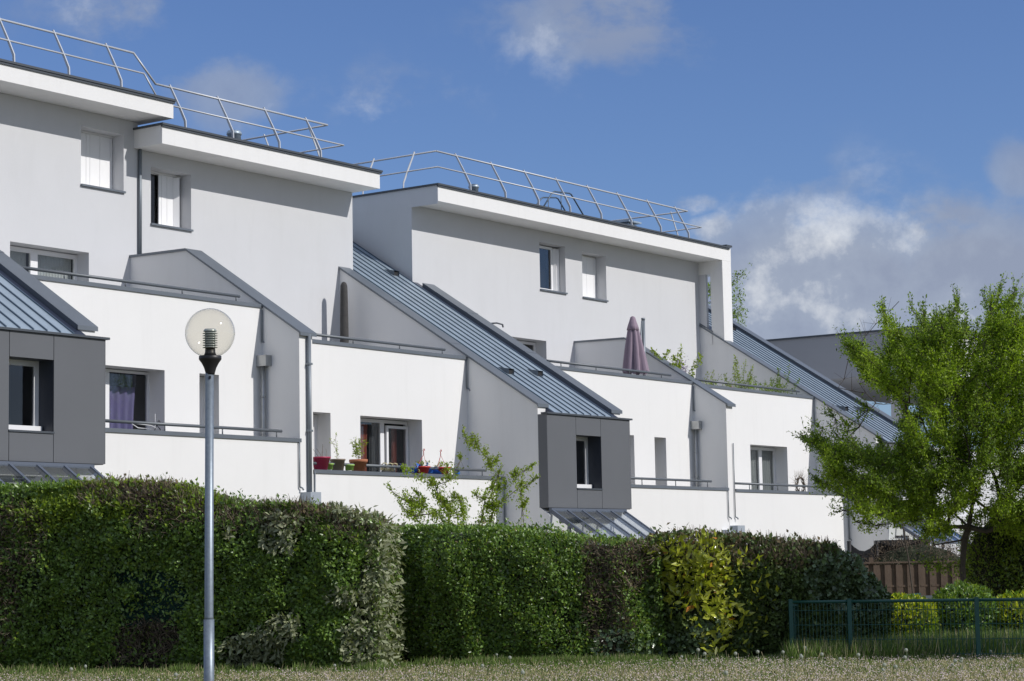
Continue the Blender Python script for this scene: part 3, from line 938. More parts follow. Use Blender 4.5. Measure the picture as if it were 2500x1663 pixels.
f = b3.part('window', frame_mesh(w5[0], w5[1], P0 + .345, w5[2], w5[3] - .02, .07, .06, [(w5[0] + .78, .13)]), 'pvc')
b3.part('window_pane', MB().box(w5[0] + .06, w5[1] - .06, P0 + .375, P0 + .381, w5[2] + .06, w5[3] - .08), 'glass_dark', f)
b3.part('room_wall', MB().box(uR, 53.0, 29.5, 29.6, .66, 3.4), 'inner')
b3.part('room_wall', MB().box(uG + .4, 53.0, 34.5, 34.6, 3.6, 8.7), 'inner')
b3.part('meter_box', MB().box(46.78, 47.15, P2 - .22, P2 - .003, .58, .85), 'box')
b3.part('meter_box', MB().box(46.36, 46.70, P2 - .20, P2 - .003, .40, .74), 'box')
drain(b3, S2 - .07, P2 - .03, 1.75, 1.06)
drain(b3, S2 + .27, P2 - .03, 1.79 + 1.17, 1.06)
drain(b3, LC - .045, P1 - .03, 4.50, 3.75)
drain(b3, LC - .045, P2 - .03, 1.75, .5)
b3.part('wall_lamp_arm', MB().tube([(42.60, P0, 6.0), (42.60, 31.35, 6.05), (42.75, 31.3, 6.07), (43.0, 31.3, 6.05), (43.02, 31.3, 5.98)], .022, 8), 'trim')
# roof furniture
for (bb, uu, vv, hh, r) in ((b2, 33.9, 32.0, .52, .15), (b3, 42.81, 32.0, .52, .12)):
    z_ = 9.2
    bb.part('flue', MB().lathe([(r, z_ - .05), (r, z_ + hh - .09), (r + .02, z_ + hh - .085), (r + .02, z_ + hh - .03), (r, z_ + hh - .025), (r, z_ + hh)], uu, vv, 16), 'zinc')
bb = b3
bb.part('flue', MB().box(52.2, 52.66, 33.3, 33.7, 9.15, 9.98).box(52.08, 52.78, 33.2, 33.8, 10.03, 10.08).box(52.25, 52.6, 33.35, 33.65, 9.98, 10.03), 'zinc')
ld = MB()
ld.tube([(48.0, 33.5, 9.9), (48.55, 33.5, 10.46), (48.65, 33.5, 10.5), (49.4, 33.5, 10.55), (49.5, 33.5, 10.53), (50.45, 33.5, 9.7)], .022, 8)
ld.tube([(48.3, 34.1, 9.9), (48.85, 34.1, 10.40), (48.95, 34.1, 10.44), (49.6, 34.1, 10.52), (49.7, 34.1, 10.5), (50.6, 34.1, 9.7)], .022, 8)
ld.tube([(48.98, 33.5, 10.5), (48.98, 33.5, 9.9)], .014, 6).tube([(49.2, 34.1, 10.45), (49.2, 34.1, 9.9)], .014, 6)
ld.tube([(48.75, 33.5, 9.98), (49.4, 34.1, 10.0)], .02, 6)
bb.part('roof_ladder_hoops', ld, 'seam')
st = MB()
st.tube([(51.9, 35.0, 10.05), (53.4, 35.0, 10.05)], .03, 6).tube([(52.6, 35.0, 10.05), (52.6, 35.0, 9.2)], .02, 6).tube([(53.2, 35.0, 10.05), (53.2, 35.0, 9.2)], .02, 6)
st.tube([(52.6, 34.4, 10.2), (52.9, 35.6, 10.25)], .025, 6).tube([(52.6, 34.4, 10.2), (52.6, 34.4, 9.2)], .014, 6)
bb.part('roof_rack', st, 'alu')

# ================= next building, mostly behind the tree
b4 = Bld(64.0, 'far block with a pale grey overhanging top storey behind the big tree')
b4.part('wall', MB().box(64.0, 78.0, 29.14, 36.5, 6.02, 7.49), 'grey_dark')
b4.part('white_front', MB().box(64.004, 78.0, 29.12, 29.138, 6.02, 7.49), 'white')
b4.part('roof_edge_capping', MB().box(63.95, 78.05, 29.08, 36.55, 7.49, 7.55).box(63.95, 78.05, 29.08, 30.05, 7.55, 7.575), 'trim')
b4.part('wall', wall_mesh(57.0, 80.0, 27.4, 36.0, GZ, 3.3, []), 'grey')
b4.part('wall', MB().box(56.68, 63.4, P2, 27.39, GZ, 1.2), 'grey')
for uu in (66.5, 71.5, 77.0):
    b4.part('column', MB().box(uu, uu + .35, 31.5, 31.85, 3.3, 6.02), 'grey')

# ------------------------------------------------------------------ ground
def vnoise(x, y, z, seed, octaves=4, scale=1.0):
    """smooth pseudo-noise in [-1, 1] from summed sines"""
    r = np.random.default_rng(seed)
    out = np.zeros_like(x, dtype=float)
    a, tot = 1.0, 0.0
    for o in range(octaves):
        for k in range(4):
            d = r.normal(size=3)
            d = d / np.linalg.norm(d) * scale * (2 ** o) * r.uniform(.7, 1.3)
            out += a * np.sin(d[0] * x + d[1] * y + d[2] * z + r.uniform(0, 6.28))
        tot += a * 2.0
        a *= .55
    return np.clip(out / tot, -1, 1)


gm = bpy.data.materials.new('lawn_soil')
gm.use_nodes = True
gt = gm.node_tree
gp = gt.nodes['Principled BSDF']
gp.inputs['Roughness'].default_value = 0.95
gc = gt.nodes.new('ShaderNodeTexCoord')
gn = gt.nodes.new('ShaderNodeTexNoise')
gn.inputs['Scale'].default_value = 1.3
gn.inputs['Detail'].default_value = 9
gn.inputs['Roughness'].default_value = .7
gt.links.new(gc.outputs['Object'], gn.inputs['Vector'])
gr = gt.nodes.new('ShaderNodeValToRGB')
gt.links.new(gn.outputs[0], gr.inputs[0])
gr.color_ramp.elements[0].position = .35
gr.color_ramp.elements[0].color = (.075, .085, .035, 1)
gr.color_ramp.elements[1].position = .65
gr.color_ramp.elements[1].color = (.21, .175, .115, 1)
gt.links.new(gr.outputs[0], gp.inputs['Base Color'])
g = new_mesh('ground', [(-700, -300, 0), (900, -300, 0), (900, 1300, 0), (-700, 1300, 0)], [(0, 1, 2, 3)], [gm])
tag(link('ground', g), 'flat lawn and garden soil the hedges and houses stand on', None, kind='structure')


# ------------------------------------------------------------------ leaves
def leaf_mesh(name, P, N, T, L, W, mats, idx=None, fold=0.15):
    """a folded diamond (two triangles) per leaf. P base, N facing, T pointing, L length, W width"""
    T = T / np.linalg.norm(T, axis=1, keepdims=True)
    N = N - (N * T).sum(1, keepdims=True) * T
    N = N / (np.linalg.norm(N, axis=1, keepdims=True) + 1e-9)
    S = np.cross(N, T)
    L = np.broadcast_to(np.asarray(L, float), (len(P),))[:, None]
    W = np.broadcast_to(np.asarray(W, float), (len(P),))[:, None]
    base, tip = P, P + T * L
    mid = P + T * L * .45
    le = mid - S * W * .5 + N * W * fold
    ri = mid + S * W * .5 + N * W * fold
    verts = np.stack([base, le, tip, ri], 1).reshape(-1, 3)
    i = np.arange(len(P)) * 4
    tris = np.stack([np.stack([i, i + 2, i + 1], 1), np.stack([i, i + 3, i + 2], 1)], 1).reshape(-1, 3)
    mi = None if idx is None else np.repeat(idx, 2)
    return fast_mesh(name, verts, tris, mats, mi)


def stick_mesh(name, A, B, r, mats, idx=None, taper=.5):
    """a three-sided stick from each A to each B"""
    A, B = np.asarray(A), np.asarray(B)
    d = B - A
    d = d / (np.linalg.norm(d, axis=1, keepdims=True) + 1e-9)
    ref = np.where(np.abs(d[:, 2:3]) < .9, np.array([[0, 0, 1.]]), np.array([[1., 0, 0]]))
    a = np.cross(d, ref)
    a /= np.linalg.norm(a, axis=1, keepdims=True)
    c = np.cross(a, d)
    r = np.broadcast_to(np.asarray(r, float), (len(A),))[:, None]
    vs = []
    for k in range(3):
        w = 2 * PI * k / 3
        o = (a * math.cos(w) + c * math.sin(w)) * r
        vs += [A + o, B + o * taper]
    verts = np.stack(vs, 1).reshape(-1, 3)
    i = np.arange(len(A)) * 6
    tr = []
    for k in range(3):
        k2 = (k + 1) % 3
        tr += [np.stack([i + 2 * k, i + 2 * k2, i + 2 * k2 + 1], 1), np.stack([i + 2 * k, i + 2 * k2 + 1, i + 2 * k + 1], 1)]
    tris = np.stack(tr, 1).reshape(-1, 3)
    mi = None if idx is None else np.repeat(idx, 6)
    return fast_mesh(name, verts, tris, mats, mi)


def pix(P):
    """photo position of world points, used to lay out which plants grow where along the hedge line"""
    d = P - np.array([0, 0, EYE])
    f_ = d @ np.array(c_fwd)
    return 1250 + FPX * (d @ np.array(c_right)) / f_, 831.5 - FPX * (d @ np.array(c_up)) / f_


def interp(s, xs, ys):
    return np.interp(s, xs, ys)


class Hedge:
    """a clipped hedge along a polyline; its front, top and ends carry leaves, a dark core painted as inner shade fills it"""

    def __init__(s, line, tops, thick, seed, rnd=.22):
        s.line = np.array(line, float)
        seg = np.diff(s.line, axis=0)
        s.len = np.concatenate([[0], np.cumsum(np.linalg.norm(seg, axis=1))])
        s.tot = s.len[-1]
        s.tops = tops          # (distance, height)
        s.thick, s.seed, s.rnd = thick, seed, rnd

    def pos(s, q):
        return np.stack([np.interp(q, s.len, s.line[:, 0]), np.interp(q, s.len, s.line[:, 1])], 1)

    def nrm(s, q):
        a, b = s.pos(q - .15), s.pos(q + .15)
        d = b - a
        d /= np.linalg.norm(d, axis=1, keepdims=True) + 1e-9
        return np.stack([d[:, 1], -d[:, 0]], 1)

    def top(s, q):
        return np.interp(q, [t[0] for t in s.tops], [t[1] for t in s.tops]) + .035 * vnoise(q, q * 0, q * 0, s.seed + 5, 4, 2.2)

    def bulge(s, q, z):
        return .15 * vnoise(q, z, z * 0, s.seed, 3, 1.6) + .10 * vnoise(q, z, z * 0, s.seed + 1, 3, 6.5)

    def front(s, q, z, inward=0.0):
        h = s.top(q)
        t = np.clip((z - (h - .35)) / .35, 0, 1)
        foot = np.clip((.25 - z) / .25, 0, 1)
        off = s.bulge(q, z) - s.rnd * t ** 2 - .12 * foot - inward
        endf = np.minimum(q, s.tot - q)
        off = off - .42 * np.clip(1 - endf / .5, 0, 1) ** 2
        p, n = s.pos(q), s.nrm(q)
        return np.stack([p[:, 0] + n[:, 0] * off, p[:, 1] + n[:, 1] * off, z], 1), np.stack([n[:, 0], n[:, 1], .25 + t * 1.0], 1)

    def scatter(s, n, rng, depth=.16, spill=.05):
        """points and normals over front, top and the two ends"""
        nf, nt, ne = int(n * .80), int(n * .13), int(n * .07)
        q = rng.uniform(0, s.tot, nf)
        h = s.top(q)
        z = rng.uniform(0.02, 1, nf) * (h + spill)
        P, N = s.front(q, z, rng.exponential(depth * .45, nf))
        q2 = rng.uniform(0, s.tot, nt)
        tt = rng.uniform(0, s.thick, nt)
        p, nn = s.pos(q2), s.nrm(q2)
        zz = s.top(q2) + rng.normal(0, .03, nt) - .1 * np.clip((tt - s.thick + .3) / .3, 0, 1) + np.where(rng.random(nt) < .06, rng.uniform(0, .14, nt), 0)
        off = -tt - .05
        P2_ = np.stack([p[:, 0] + nn[:, 0] * off, p[:, 1] + nn[:, 1] * off, zz], 1)
        N2 = np.stack([nn[:, 0] * .2, nn[:, 1] * .2, np.ones(nt)], 1)
        e = rng.random(ne) < .5
        q3 = np.where(e, 0.02, s.tot - .02) + rng.normal(0, .04, ne)
        t3 = rng.uniform(0, s.thick, ne)
        z3 = rng.uniform(.02, 1, ne) * s.top(q3)
        p, nn = s.pos(q3), s.nrm(q3)
        dirx = np.where(e, -1.0, 1.0)
        along = np.stack([-nn[:, 1], nn[:, 0]], 1) * dirx[:, None]
        bb = .08 * vnoise(t3, z3, z3 * 0, s.seed + 9, 3, 2.5)
        P3 = np.stack([p[:, 0] - nn[:, 0] * (t3 + .1) + along[:, 0] * bb, p[:, 1] - nn[:, 1] * (t3 + .1) + along[:, 1] * bb, z3], 1)
        N3 = np.stack([along[:, 0], along[:, 1], np.full(ne, .2)], 1)
        return np.concatenate([P, P2_, P3]), np.concatenate([N, N2, N3])

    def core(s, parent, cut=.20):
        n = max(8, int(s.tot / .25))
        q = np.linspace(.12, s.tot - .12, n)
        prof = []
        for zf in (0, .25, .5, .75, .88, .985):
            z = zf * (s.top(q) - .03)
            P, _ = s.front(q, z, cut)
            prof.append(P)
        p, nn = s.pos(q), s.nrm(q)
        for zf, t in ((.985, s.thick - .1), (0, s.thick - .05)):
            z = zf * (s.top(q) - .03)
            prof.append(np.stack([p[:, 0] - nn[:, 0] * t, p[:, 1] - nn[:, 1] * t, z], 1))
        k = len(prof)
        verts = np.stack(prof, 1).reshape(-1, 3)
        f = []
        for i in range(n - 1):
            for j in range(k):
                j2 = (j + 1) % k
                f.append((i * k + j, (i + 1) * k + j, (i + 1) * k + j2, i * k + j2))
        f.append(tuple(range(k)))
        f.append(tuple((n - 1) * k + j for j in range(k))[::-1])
        return link('shade_core', new_mesh('shade_core', verts, f, [M['core']]), parent)


def rnd_dirs(n, rng):
    d = rng.normal(size=(n, 3))
    return d / np.linalg.norm(d, axis=1, keepdims=True)


def foliage(name, P, N, size, aspect, m_, parent, rng, droop=0.0, up=0.35, rough=.8, idx=None, mats=None):
    n = len(P)
    Nn = N / np.linalg.norm(N, axis=1, keepdims=True)
    face = Nn + rnd_dirs(n, rng) * rough
    T = rnd_dirs(n, rng) * .9 + Nn * .55 + np.array([0, 0, up - droop])
    L = size * rng.uniform(.5, 1.5, n)
    return link(name, leaf_mesh(name, P, face, T, L, L * aspect, mats or [M[m_]], idx), parent)


def in_blobs(px, py, blobs, seed, wob=.35):
    """soft-edged patches (cx, cy, rx, ry) in photo position"""
    w = vnoise(px / 60.0, py / 60.0, py * 0, seed, 3, 1.0) * wob
    out = np.zeros(len(px), bool)
    for cx, cy, rx, ry in blobs:
        out |= ((px - cx) / rx) ** 2 + ((py - cy) / ry) ** 2 < (1 + w) ** 2
    return out


def hedge_root(h, name, label, cat, group=None):
    p = h.pos(np.array([h.tot / 2]))[0]
    o = empty(name, (0, 0, 0), 0, label, cat, group)
    return o


rng = np.random.default_rng(5)
# ---- hedge 1: tall privet hedge at the left
h1 = Hedge([(-8.400, 30.494), (-5.513, 29.619), (-2.62, 28.70), (-1.93, 28.56)],
           [(0.000, 2.60), (2.800, 2.60), (3.631, 2.56), (4.156, 2.36), (4.812, 2.25), (5.600, 2.22), (6.212, 2.10), (6.50, 2.02), (6.80, 1.93)], 1.3, 21)
r1 = hedge_root(h1, 'hedge', 'tall clipped privet hedge at the left with a torn hole showing green netting', 'hedge')
h1.core(r1, .24)
P, N = h1.scatter(130000, rng)
px, py = pix(P)
hole = in_blobs(px, py, [(385, 1435, 62, 72), (305, 1408, 48, 26), (350, 1490, 50, 24)], 31, .9)
hole &= rng.random(len(P)) < .84
under = in_blobs(px, py, [(375, 1560, 85, 60), (330, 1630, 70, 30)], 32, .3)
bare = in_blobs(px, py, [(50, 1300, 70, 90), (15, 1440, 30, 120), (390, 1260, 60, 40)], 33, .4)
silv = in_blobs(px, py, [(950, 1430, 62, 230), (690, 1310, 85, 75), (620, 1575, 100, 50), (700, 1530, 60, 50), (905, 1580, 60, 70),
                         (880, 1260, 80, 40)], 34, .45)
brtop = (py < 1212 + 50 * vnoise(px / 70, py / 70, px * 0, 35, 3)) & (px > 290) & (px < 960)
clump = vnoise(P[:, 0], P[:, 1], P[:, 2], 36, 3, 5.0)
keep = ~hole & ~(under & (rng.random(len(P)) < .82)) & ~(bare & (rng.random(len(P)) < .55)) & ~(silv & (rng.random(len(P)) < .75)) & \
    ~(brtop & (rng.random(len(P)) < .5)) & (clump + rng.uniform(-.9, .9, len(P)) > -.62)
new = (in_blobs(px, py, [(330, 1215, 150, 85), (120, 1260, 90, 60), (250, 1170, 120, 50)], 37, .5) & (rng.random(len(P)) < .7)) | (rng.random(len(P)) < .08)
dry = brtop & (rng.random(len(P)) < .42)
idx = np.where(dry, 2, np.where(new, 1, 0))[keep]
foliage('privet_foliage', P[keep], N[keep], .056, .55, None, r1, rng, idx=idx, mats=[M['privet'], M['privet_new'], M['dryleaf']])
# twigs: bristly brown top, the bare patches and the dead wood under the hole
nt = 5600
q = 2.3 + (h1.tot - 2.3) * rng.random(nt)
A, N_ = h1.front(q, h1.top(q) - rng.uniform(0, .5, nt) ** 1.6, rng.uniform(0, .25, nt))
B = A + rnd_dirs(nt, rng) * .10 * rng.uniform(.5, 1.4, (nt, 1)) + np.array([0, 0, .045]) + N_ * .03
tw = [(A, B)]
sel = (bare | under) & (rng.random(len(P)) < .22)
A = P[sel] - N[sel] * .04
B = A + rnd_dirs(len(A), rng) * .16 + np.array([0, -.03, 0])
tw.append((A, B))
link('twigs', stick_mesh('twigs', np.concatenate([t[0] for t in tw]), np.concatenate([t[1] for t in tw]), .0045,
                         [M['twig'], M['twig_pale']], (rng.random(sum(len(t[0]) for t in tw)) < .45).astype(int)), r1)
# green net behind the hole
nu, nv = 30, 22
qs = np.linspace(2.75, 4.20, nu)
zs_ = np.linspace(.62, 1.70, nv)
QQ, ZZ = np.meshgrid(qs, zs_)
Pn, _ = h1.front(QQ.ravel(), ZZ.ravel(), .17 + .05 * vnoise(QQ.ravel(), ZZ.ravel(), ZZ.ravel() * 0, 41, 3, 7) + .02 * np.sin(ZZ.ravel() * 40 + QQ.ravel() * 8))
f = [(j * nu + i, j * nu + i + 1, (j + 1) * nu + i + 1, (j + 1) * nu + i) for j in range(nv - 1) for i in range(nu - 1)]
tag(link('shade_net', new_mesh('shade_net', Pn, f, [M['net']], smooth=True)), 'dark green shade netting seen through the hole in the left hedge', 'netting')
# silvery shrub growing through the hedge end
rs = empty('silverberry_shrub', (-2.6, 33.0, 0), 0, 'silvery leaved shrub growing through the right end of the tall hedge', 'shrub')
P, N = h1.scatter(52000, rng)
px, py = pix(P)
s_ = in_blobs(px, py, [(955, 1430, 55, 230), (690, 1310, 78, 70), (620, 1580, 95, 45), (700, 1530, 50, 45), (905, 1580, 60, 60), (880, 1255, 75, 36), (560, 1300, 20, 24), (830, 1460, 40, 20)], 34, .5)
s_ &= rng.random(len(P)) < .55
rs.location = (0, 0, 0)
foliage('silverberry_foliage', P[s_] + N[s_] * .05, N[s_], .088, .42, 'silver', rs, rng, droop=.75)

# ---- hedge 2: lower privet hedge in the middle
h2 = Hedge([(-2.65, 31.25), (-1.70, 31.05), (-1.22, 30.55), (-1.05, 29.95), (-.66, 29.70), (.262, 29.575), (1.374, 29.418), (2.056, 29.418)],
           [(0, 1.93), (1.5, 1.91), (2.3, 1.865), (3.2, 1.815), (4.1, 1.725), (4.8, 1.655), (5.6, 1.63)], 2.0, 51)
r2 = hedge_root(h2, 'hedge', 'dense green privet hedge in the middle, brown and bare towards its right', 'hedge')
h2.core(r2, .2)
P, N = h2.scatter(80000, rng)
px, py = pix(P)
brn = in_blobs(px, py, [(1525, 1385, 70, 75), (1490, 1510, 50, 75), (1570, 1345, 110, 32)], 53, .95)
clump = vnoise(P[:, 0], P[:, 1], P[:, 2], 56, 3, 5.0)
keep = ~(brn & (rng.random(len(P)) < .50)) & (clump + rng.uniform(-.9, .9, len(P)) > -.66)
idx = np.where(rng.random(len(P)) < np.where(brn, .38, .02), 2, np.where(rng.random(len(P)) < .14, 1, 0))[keep]
foliage('privet_foliage', P[keep], N[keep], .046, .58, None, r2, rng, idx=idx, mats=[M['privet'], M['privet_new'], M['dryleaf']])
sel = brn & (rng.random(len(P)) < .30)
A = P[sel] - N[sel] * .03
B = A + rnd_dirs(len(A), rng) * .13 + np.array([0, -.03, .03])
link('twigs', stick_mesh('twigs', A, B, .0045, [M['twig'], M['twig_pale']], (rng.random(len(A)) < .4).astype(int)), r2)

# ---- hedge 3: dark ivy-grown hedge at the right
h3 = Hedge([(1.969, 29.505), (2.800, 29.531), (3.728, 29.680), (4.550, 29.881), (5.206, 30.406), (5.381, 31.150)],
           [(0.000, 1.68), (0.525, 1.73), (1.137, 1.69), (1.750, 1.64), (2.275, 1.58), (2.712, 1.505), (3.150, 1.242), (3.500, 1.006), (4.288, 0.875)], 1.3, 61)
r3 = hedge_root(h3, 'hedge', 'dark shaded hedge with a dry brown top behind the green fence', 'hedge')
h3.core(r3, .2)
P, N = h3.scatter(56000, rng)
px, py = pix(P)
topb = py < 1395 + 25 * vnoise(px / 60, px * 0, px * 0, 63, 3)
clump = vnoise(P[:, 0], P[:, 1], P[:, 2], 66, 3, 5.0)
lau = in_blobs(px, py, [(1700, 1420, 90, 105), (1755, 1520, 55, 80), (1655, 1345, 70, 30)], 64, .25)
keep = ~(topb & (px > 1800) & (rng.random(len(P)) < .5)) & (clump + rng.uniform(-.9, .9, len(P)) > -.6) & ~(lau & (rng.random(len(P)) < .8))
idx = np.where(topb & (rng.random(len(P)) < .3), 1, 0)[keep]
foliage('hedge_foliage', P[keep], N[keep], .062, .66, None, r3, rng, idx=idx, mats=[M['privet_dark'], M['dryleaf']])
nt = 2600
q = rng.uniform(.3, 3.4, nt)
A, N_ = h3.front(q, h3.top(q) - rng.uniform(-.02, .42, nt), rng.uniform(0, .2, nt))
B = A + rnd_dirs(nt, rng) * .07 + np.array([0, 0, .11])
link('twigs', stick_mesh('twigs', A, B, .0045, [M['twig'], M['twig_pale']], (rng.random(nt) < .35).astype(int)), r3)

# laurel bulging out of the hedge
rl = empty('cherry_laurel', (0, 0, 0), 0, 'glossy yellow green laurel with big leaves bulging from the hedge', 'shrub')
P, N = h3.scatter(26000, rng, .1)
Pb, Nb = h2.scatter(9000, rng, .1)
P, N = np.concatenate([P, Pb]), np.concatenate([N, Nb])
px, py = pix(P)
l_ = in_blobs(px, py, [(1695, 1425, 80, 90), (1752, 1510, 52, 85), (1650, 1352, 60, 24), (1740, 1590, 22, 35)], 64, .7) & (rng.random(len(P)) < .34)
l_ |= in_blobs(px, py, [(1690, 1430, 125, 125), (1750, 1540, 75, 85)], 65, .8) & (rng.random(len(P)) < .045)
l_ &= py > 1332
foliage('laurel_leaves', P[l_] + N[l_] * rng.uniform(.02, .16, l_.sum())[:, None], N[l_], .125, .38, None, rl, rng, droop=.1, up=.5,
        idx=(rng.random(l_.sum()) < .02).astype(int), mats=[M['laurel'], M['laurel_old']])
# ivy at the hedge foot
ri_ = empty('ivy', (0, 0, 0), 0, 'dark ivy creeping over the foot of the hedge below the laurel', 'ivy')
P, N = h3.scatter(30000, rng, .08)
Pb, Nb = h2.scatter(20000, rng, .08)
P, N = np.concatenate([P, Pb]), np.concatenate([N, Nb])
px, py = pix(P)
l_ = in_blobs(px, py, [(1640, 1590, 150, 50), (1720, 1540, 50, 30), (2080, 1430, 80, 60)], 72, .6) & (rng.random(len(P)) < .40)
foliage('ivy_leaves', P[l_] + N[l_] * .04, N[l_], .068, .85, 'ivy', ri_, rng, droop=.5, rough=.5)


# ------------------------------------------------------------------ trees
def grow(root_pts, targets, rng, bias=.55):
    """join every target to the nearest point of the growing skeleton; returns nodes and parents"""
    nodes = [np.array(p, float) for p in root_pts]
    par = [-1] + list(range(len(root_pts) - 1))
    tgt = list(targets)
    o = nodes[-1]
    tgt.sort(key=lambda t: np.linalg.norm(np.array(t) - o))
    for t in tgt:
        t = np.array(t, float)
        A = np.array(nodes)
        d = np.linalg.norm(A - t, axis=1)
        hgt = np.linalg.norm(A - o, axis=1)
        cost = d + bias * .35 * hgt + np.where(A[:, 2] > t[2] + .25, .8, 0)
        k = int(np.argmin(cost))
        cur, last = nodes[k], k
        n = max(1, int(d[k] / .32))
        side = rng.normal(size=3) * .05 * d[k]
        for i in range(1, n + 1):
            f_ = i / n
            p = cur * (1 - f_) + t * f_ + side * math.sin(f_ * PI) + np.array([0, 0, -.10 * d[k] * math.sin(f_ * PI)]) + rng.normal(size=3) * .012
            nodes.append(p)
            par.append(last)
            last = len(nodes) - 1
    return np.array(nodes), np.array(par)


def skeleton_mesh(name, nodes, par, r_tip, mats, expo=2.3, rmax=.2, sides=6):
    n = len(nodes)
    w = np.zeros(n)
    kids = np.zeros(n, int)
    for i in range(n - 1, 0, -1):
        if kids[i] == 0:
            w[i] = r_tip ** expo
        w[par[i]] += w[i]
        kids[par[i]] += 1
    r = np.minimum(w ** (1 / expo), rmax)
    A, B, ra, rb = [], [], [], []
    for i in range(1, n):
        A.append(nodes[par[i]])
        B.append(nodes[i])
        ra.append(min(r[par[i]], r[i] * 1.6))
        rb.append(r[i])
    A, B, ra, rb = map(np.array, (A, B, ra, rb))
    d = B - A
    ln = np.linalg.norm(d, axis=1, keepdims=True) + 1e-9
    d /= ln
    B = B + d * rb[:, None] * .5
    ref = np.where(np.abs(d[:, 2:3]) < .9, np.array([[0, 0, 1.]]), np.array([[1., 0, 0]]))
    a = np.cross(d, ref)
    a /= np.linalg.norm(a, axis=1, keepdims=True)
    c = np.cross(a, d)
    vs = []
    for k in range(sides):
        ww = 2 * PI * k / sides
        o = a * math.cos(ww) + c * math.sin(ww)
        vs += [A + o * ra[:, None], B + o * rb[:, None]]
    verts = np.stack(vs, 1).reshape(-1, 3)
    i = np.arange(len(A)) * 2 * sides
    tr = []
    for k in range(sides):
        k2 = (k + 1) % sides
        tr += [np.stack([i + 2 * k, i + 2 * k2, i + 2 * k2 + 1], 1), np.stack([i + 2 * k, i + 2 * k2 + 1, i + 2 * k + 1], 1)]
    me = fast_mesh(name, verts, np.stack(tr, 1).reshape(-1, 3), mats)
    me.polygons.foreach_set('use_smooth', [True] * len(me.polygons))
    return me, r


def inside(poly, x, y):
    n = len(poly)
    c = np.zeros(len(x), bool)
    j = n - 1
    for i in range(n):
        xi, yi = poly[i]
        xj, yj = poly[j]
        t = ((yi > y) != (yj > y)) & (x < (xj - xi) * (y - yi) / ((yj - yi) or 1e-9) + xi)
        c ^= t
        j = i
    return c


def tree(name, label, cat, base, trunk, poly, ymid, depth, n, extra, leaf, size, per, mats, mixf, rng, group=None,
         bark='bark', rmax=.11, r_tip=.006, spread=.16, aspect=.42, droop=.15, shoots=0, shoot_len=.4):
    """crown outline given at the tree's own distance; twigs fill it over its real depth"""
    root = empty(name, tuple(base), 0, label, cat, group)
    bx = [p[0] for p in poly]
    by = [p[1] for p in poly]
    pts = []
    while len(pts) < n:
        x = rng.uniform(min(bx), max(bx), 400)
        y = rng.uniform(min(by), max(by), 400)
        k = inside(poly, x, y)
        for a, b in zip(x[k], y[k]):
            pts.append((a, b))
    pts = pts[:n]
    cx = (min(bx) + max(bx)) / 2
    T = []
    for a, b in pts:
        e_ = 1 - ((a - cx) / (max(bx) - min(bx)) * 1.7) ** 2
        T.append(at(a, b, ymid + rng.uniform(-1, 1) * depth * math.sqrt(max(.12, e_))))
    for a, b in extra:
        T.append(at(a, b, ymid + rng.uniform(-.4, .4) * depth))
    nodes, par = grow(trunk, [np.array(t) for t in T], rng)
    off = np.array(base)
    me, r = skeleton_mesh('trunk', nodes - off, par, r_tip, [M[bark]], rmax=rmax)
    link('trunk', me, root)
    # leaves along all thin wood, in small tufts
    thin = np.where(r < r_tip * 2.6)[0]
    thin = thin[thin > 3]
    tuft = rng.choice(thin, size=int(len(T) * per / 6))
    back = rng.random(len(tuft))[:, None]
    C = nodes[tuft] * back + nodes[par[tuft]] * (1 - back) + rng.normal(size=(len(tuft), 3)) * spread * np.array([1, 1, .8])
    Pl = np.repeat(C, 6, axis=0) + rng.normal(size=(len(C) * 6, 3)) * size * .8
    Nn = rnd_dirs(len(Pl), rng) + np.array([0, 0, .7])
    Td = rnd_dirs(len(Pl), rng) + np.array([0, 0, -droop])
    L = size * rng.uniform(.6, 1.3, len(Pl))
    if shoots:
        pick = rng.choice(thin, size=shoots)
        S0 = nodes[pick]
        axis = np.array(trunk[-1])
        out = (S0 - axis) * np.array([1, 1, .45])
        out /= np.linalg.norm(out, axis=1, keepdims=True) + 1e-9
        sd = out * .75 + np.array([0, 0, .55]) + rng.normal(0, .28, (shoots, 3))
        sd /= np.linalg.norm(sd, axis=1, keepdims=True)
        sl_ = shoot_len * rng.uniform(.4, 1.15, shoots)
        S1 = S0 + sd * sl_[:, None]
        link('shoots', stick_mesh('shoots', S0 - off, S1 - off, .0042, [M[bark]]), root)['kind'] = 'stuff'
        k_ = 13
        f_ = np.tile(np.linspace(.12, 1.04, k_), shoots)[:, None]
        Ps = np.repeat(S0, k_, 0) + np.repeat(sd * sl_[:, None], k_, 0) * f_ + rng.normal(0, .012, (shoots * k_, 3))
        Ts = np.repeat(sd, k_, 0) * .55 + rnd_dirs(len(Ps), rng) * .8
        Pl, Nn = np.concatenate([Pl, Ps]), np.concatenate([Nn, rnd_dirs(len(Ps), rng) + np.array([0, 0, .6])])
        Td = np.concatenate([Td, Ts])
        L = np.concatenate([L, size * rng.uniform(.6, 1.2, len(Ps))])
    dens = vnoise(Pl[:, 0], Pl[:, 1], Pl[:, 2], 77, 3, 2.6)
    idx = ((dens * .9 + rng.uniform(-.7, .7, len(Pl))) > mixf).astype(int)
    link('crown', leaf_mesh('crown', Pl - off, Nn, Td, L, L * aspect, mats, idx), root)
    # short twigs that carry the tufts
    k = rng.random(len(C)) < .5
    a_ = nodes[tuft][k]
    link('twigs', stick_mesh('twigs', a_ - off, C[k] - off, .0035, [M[bark]]), root)
    return root


rng = np.random.default_rng(23)
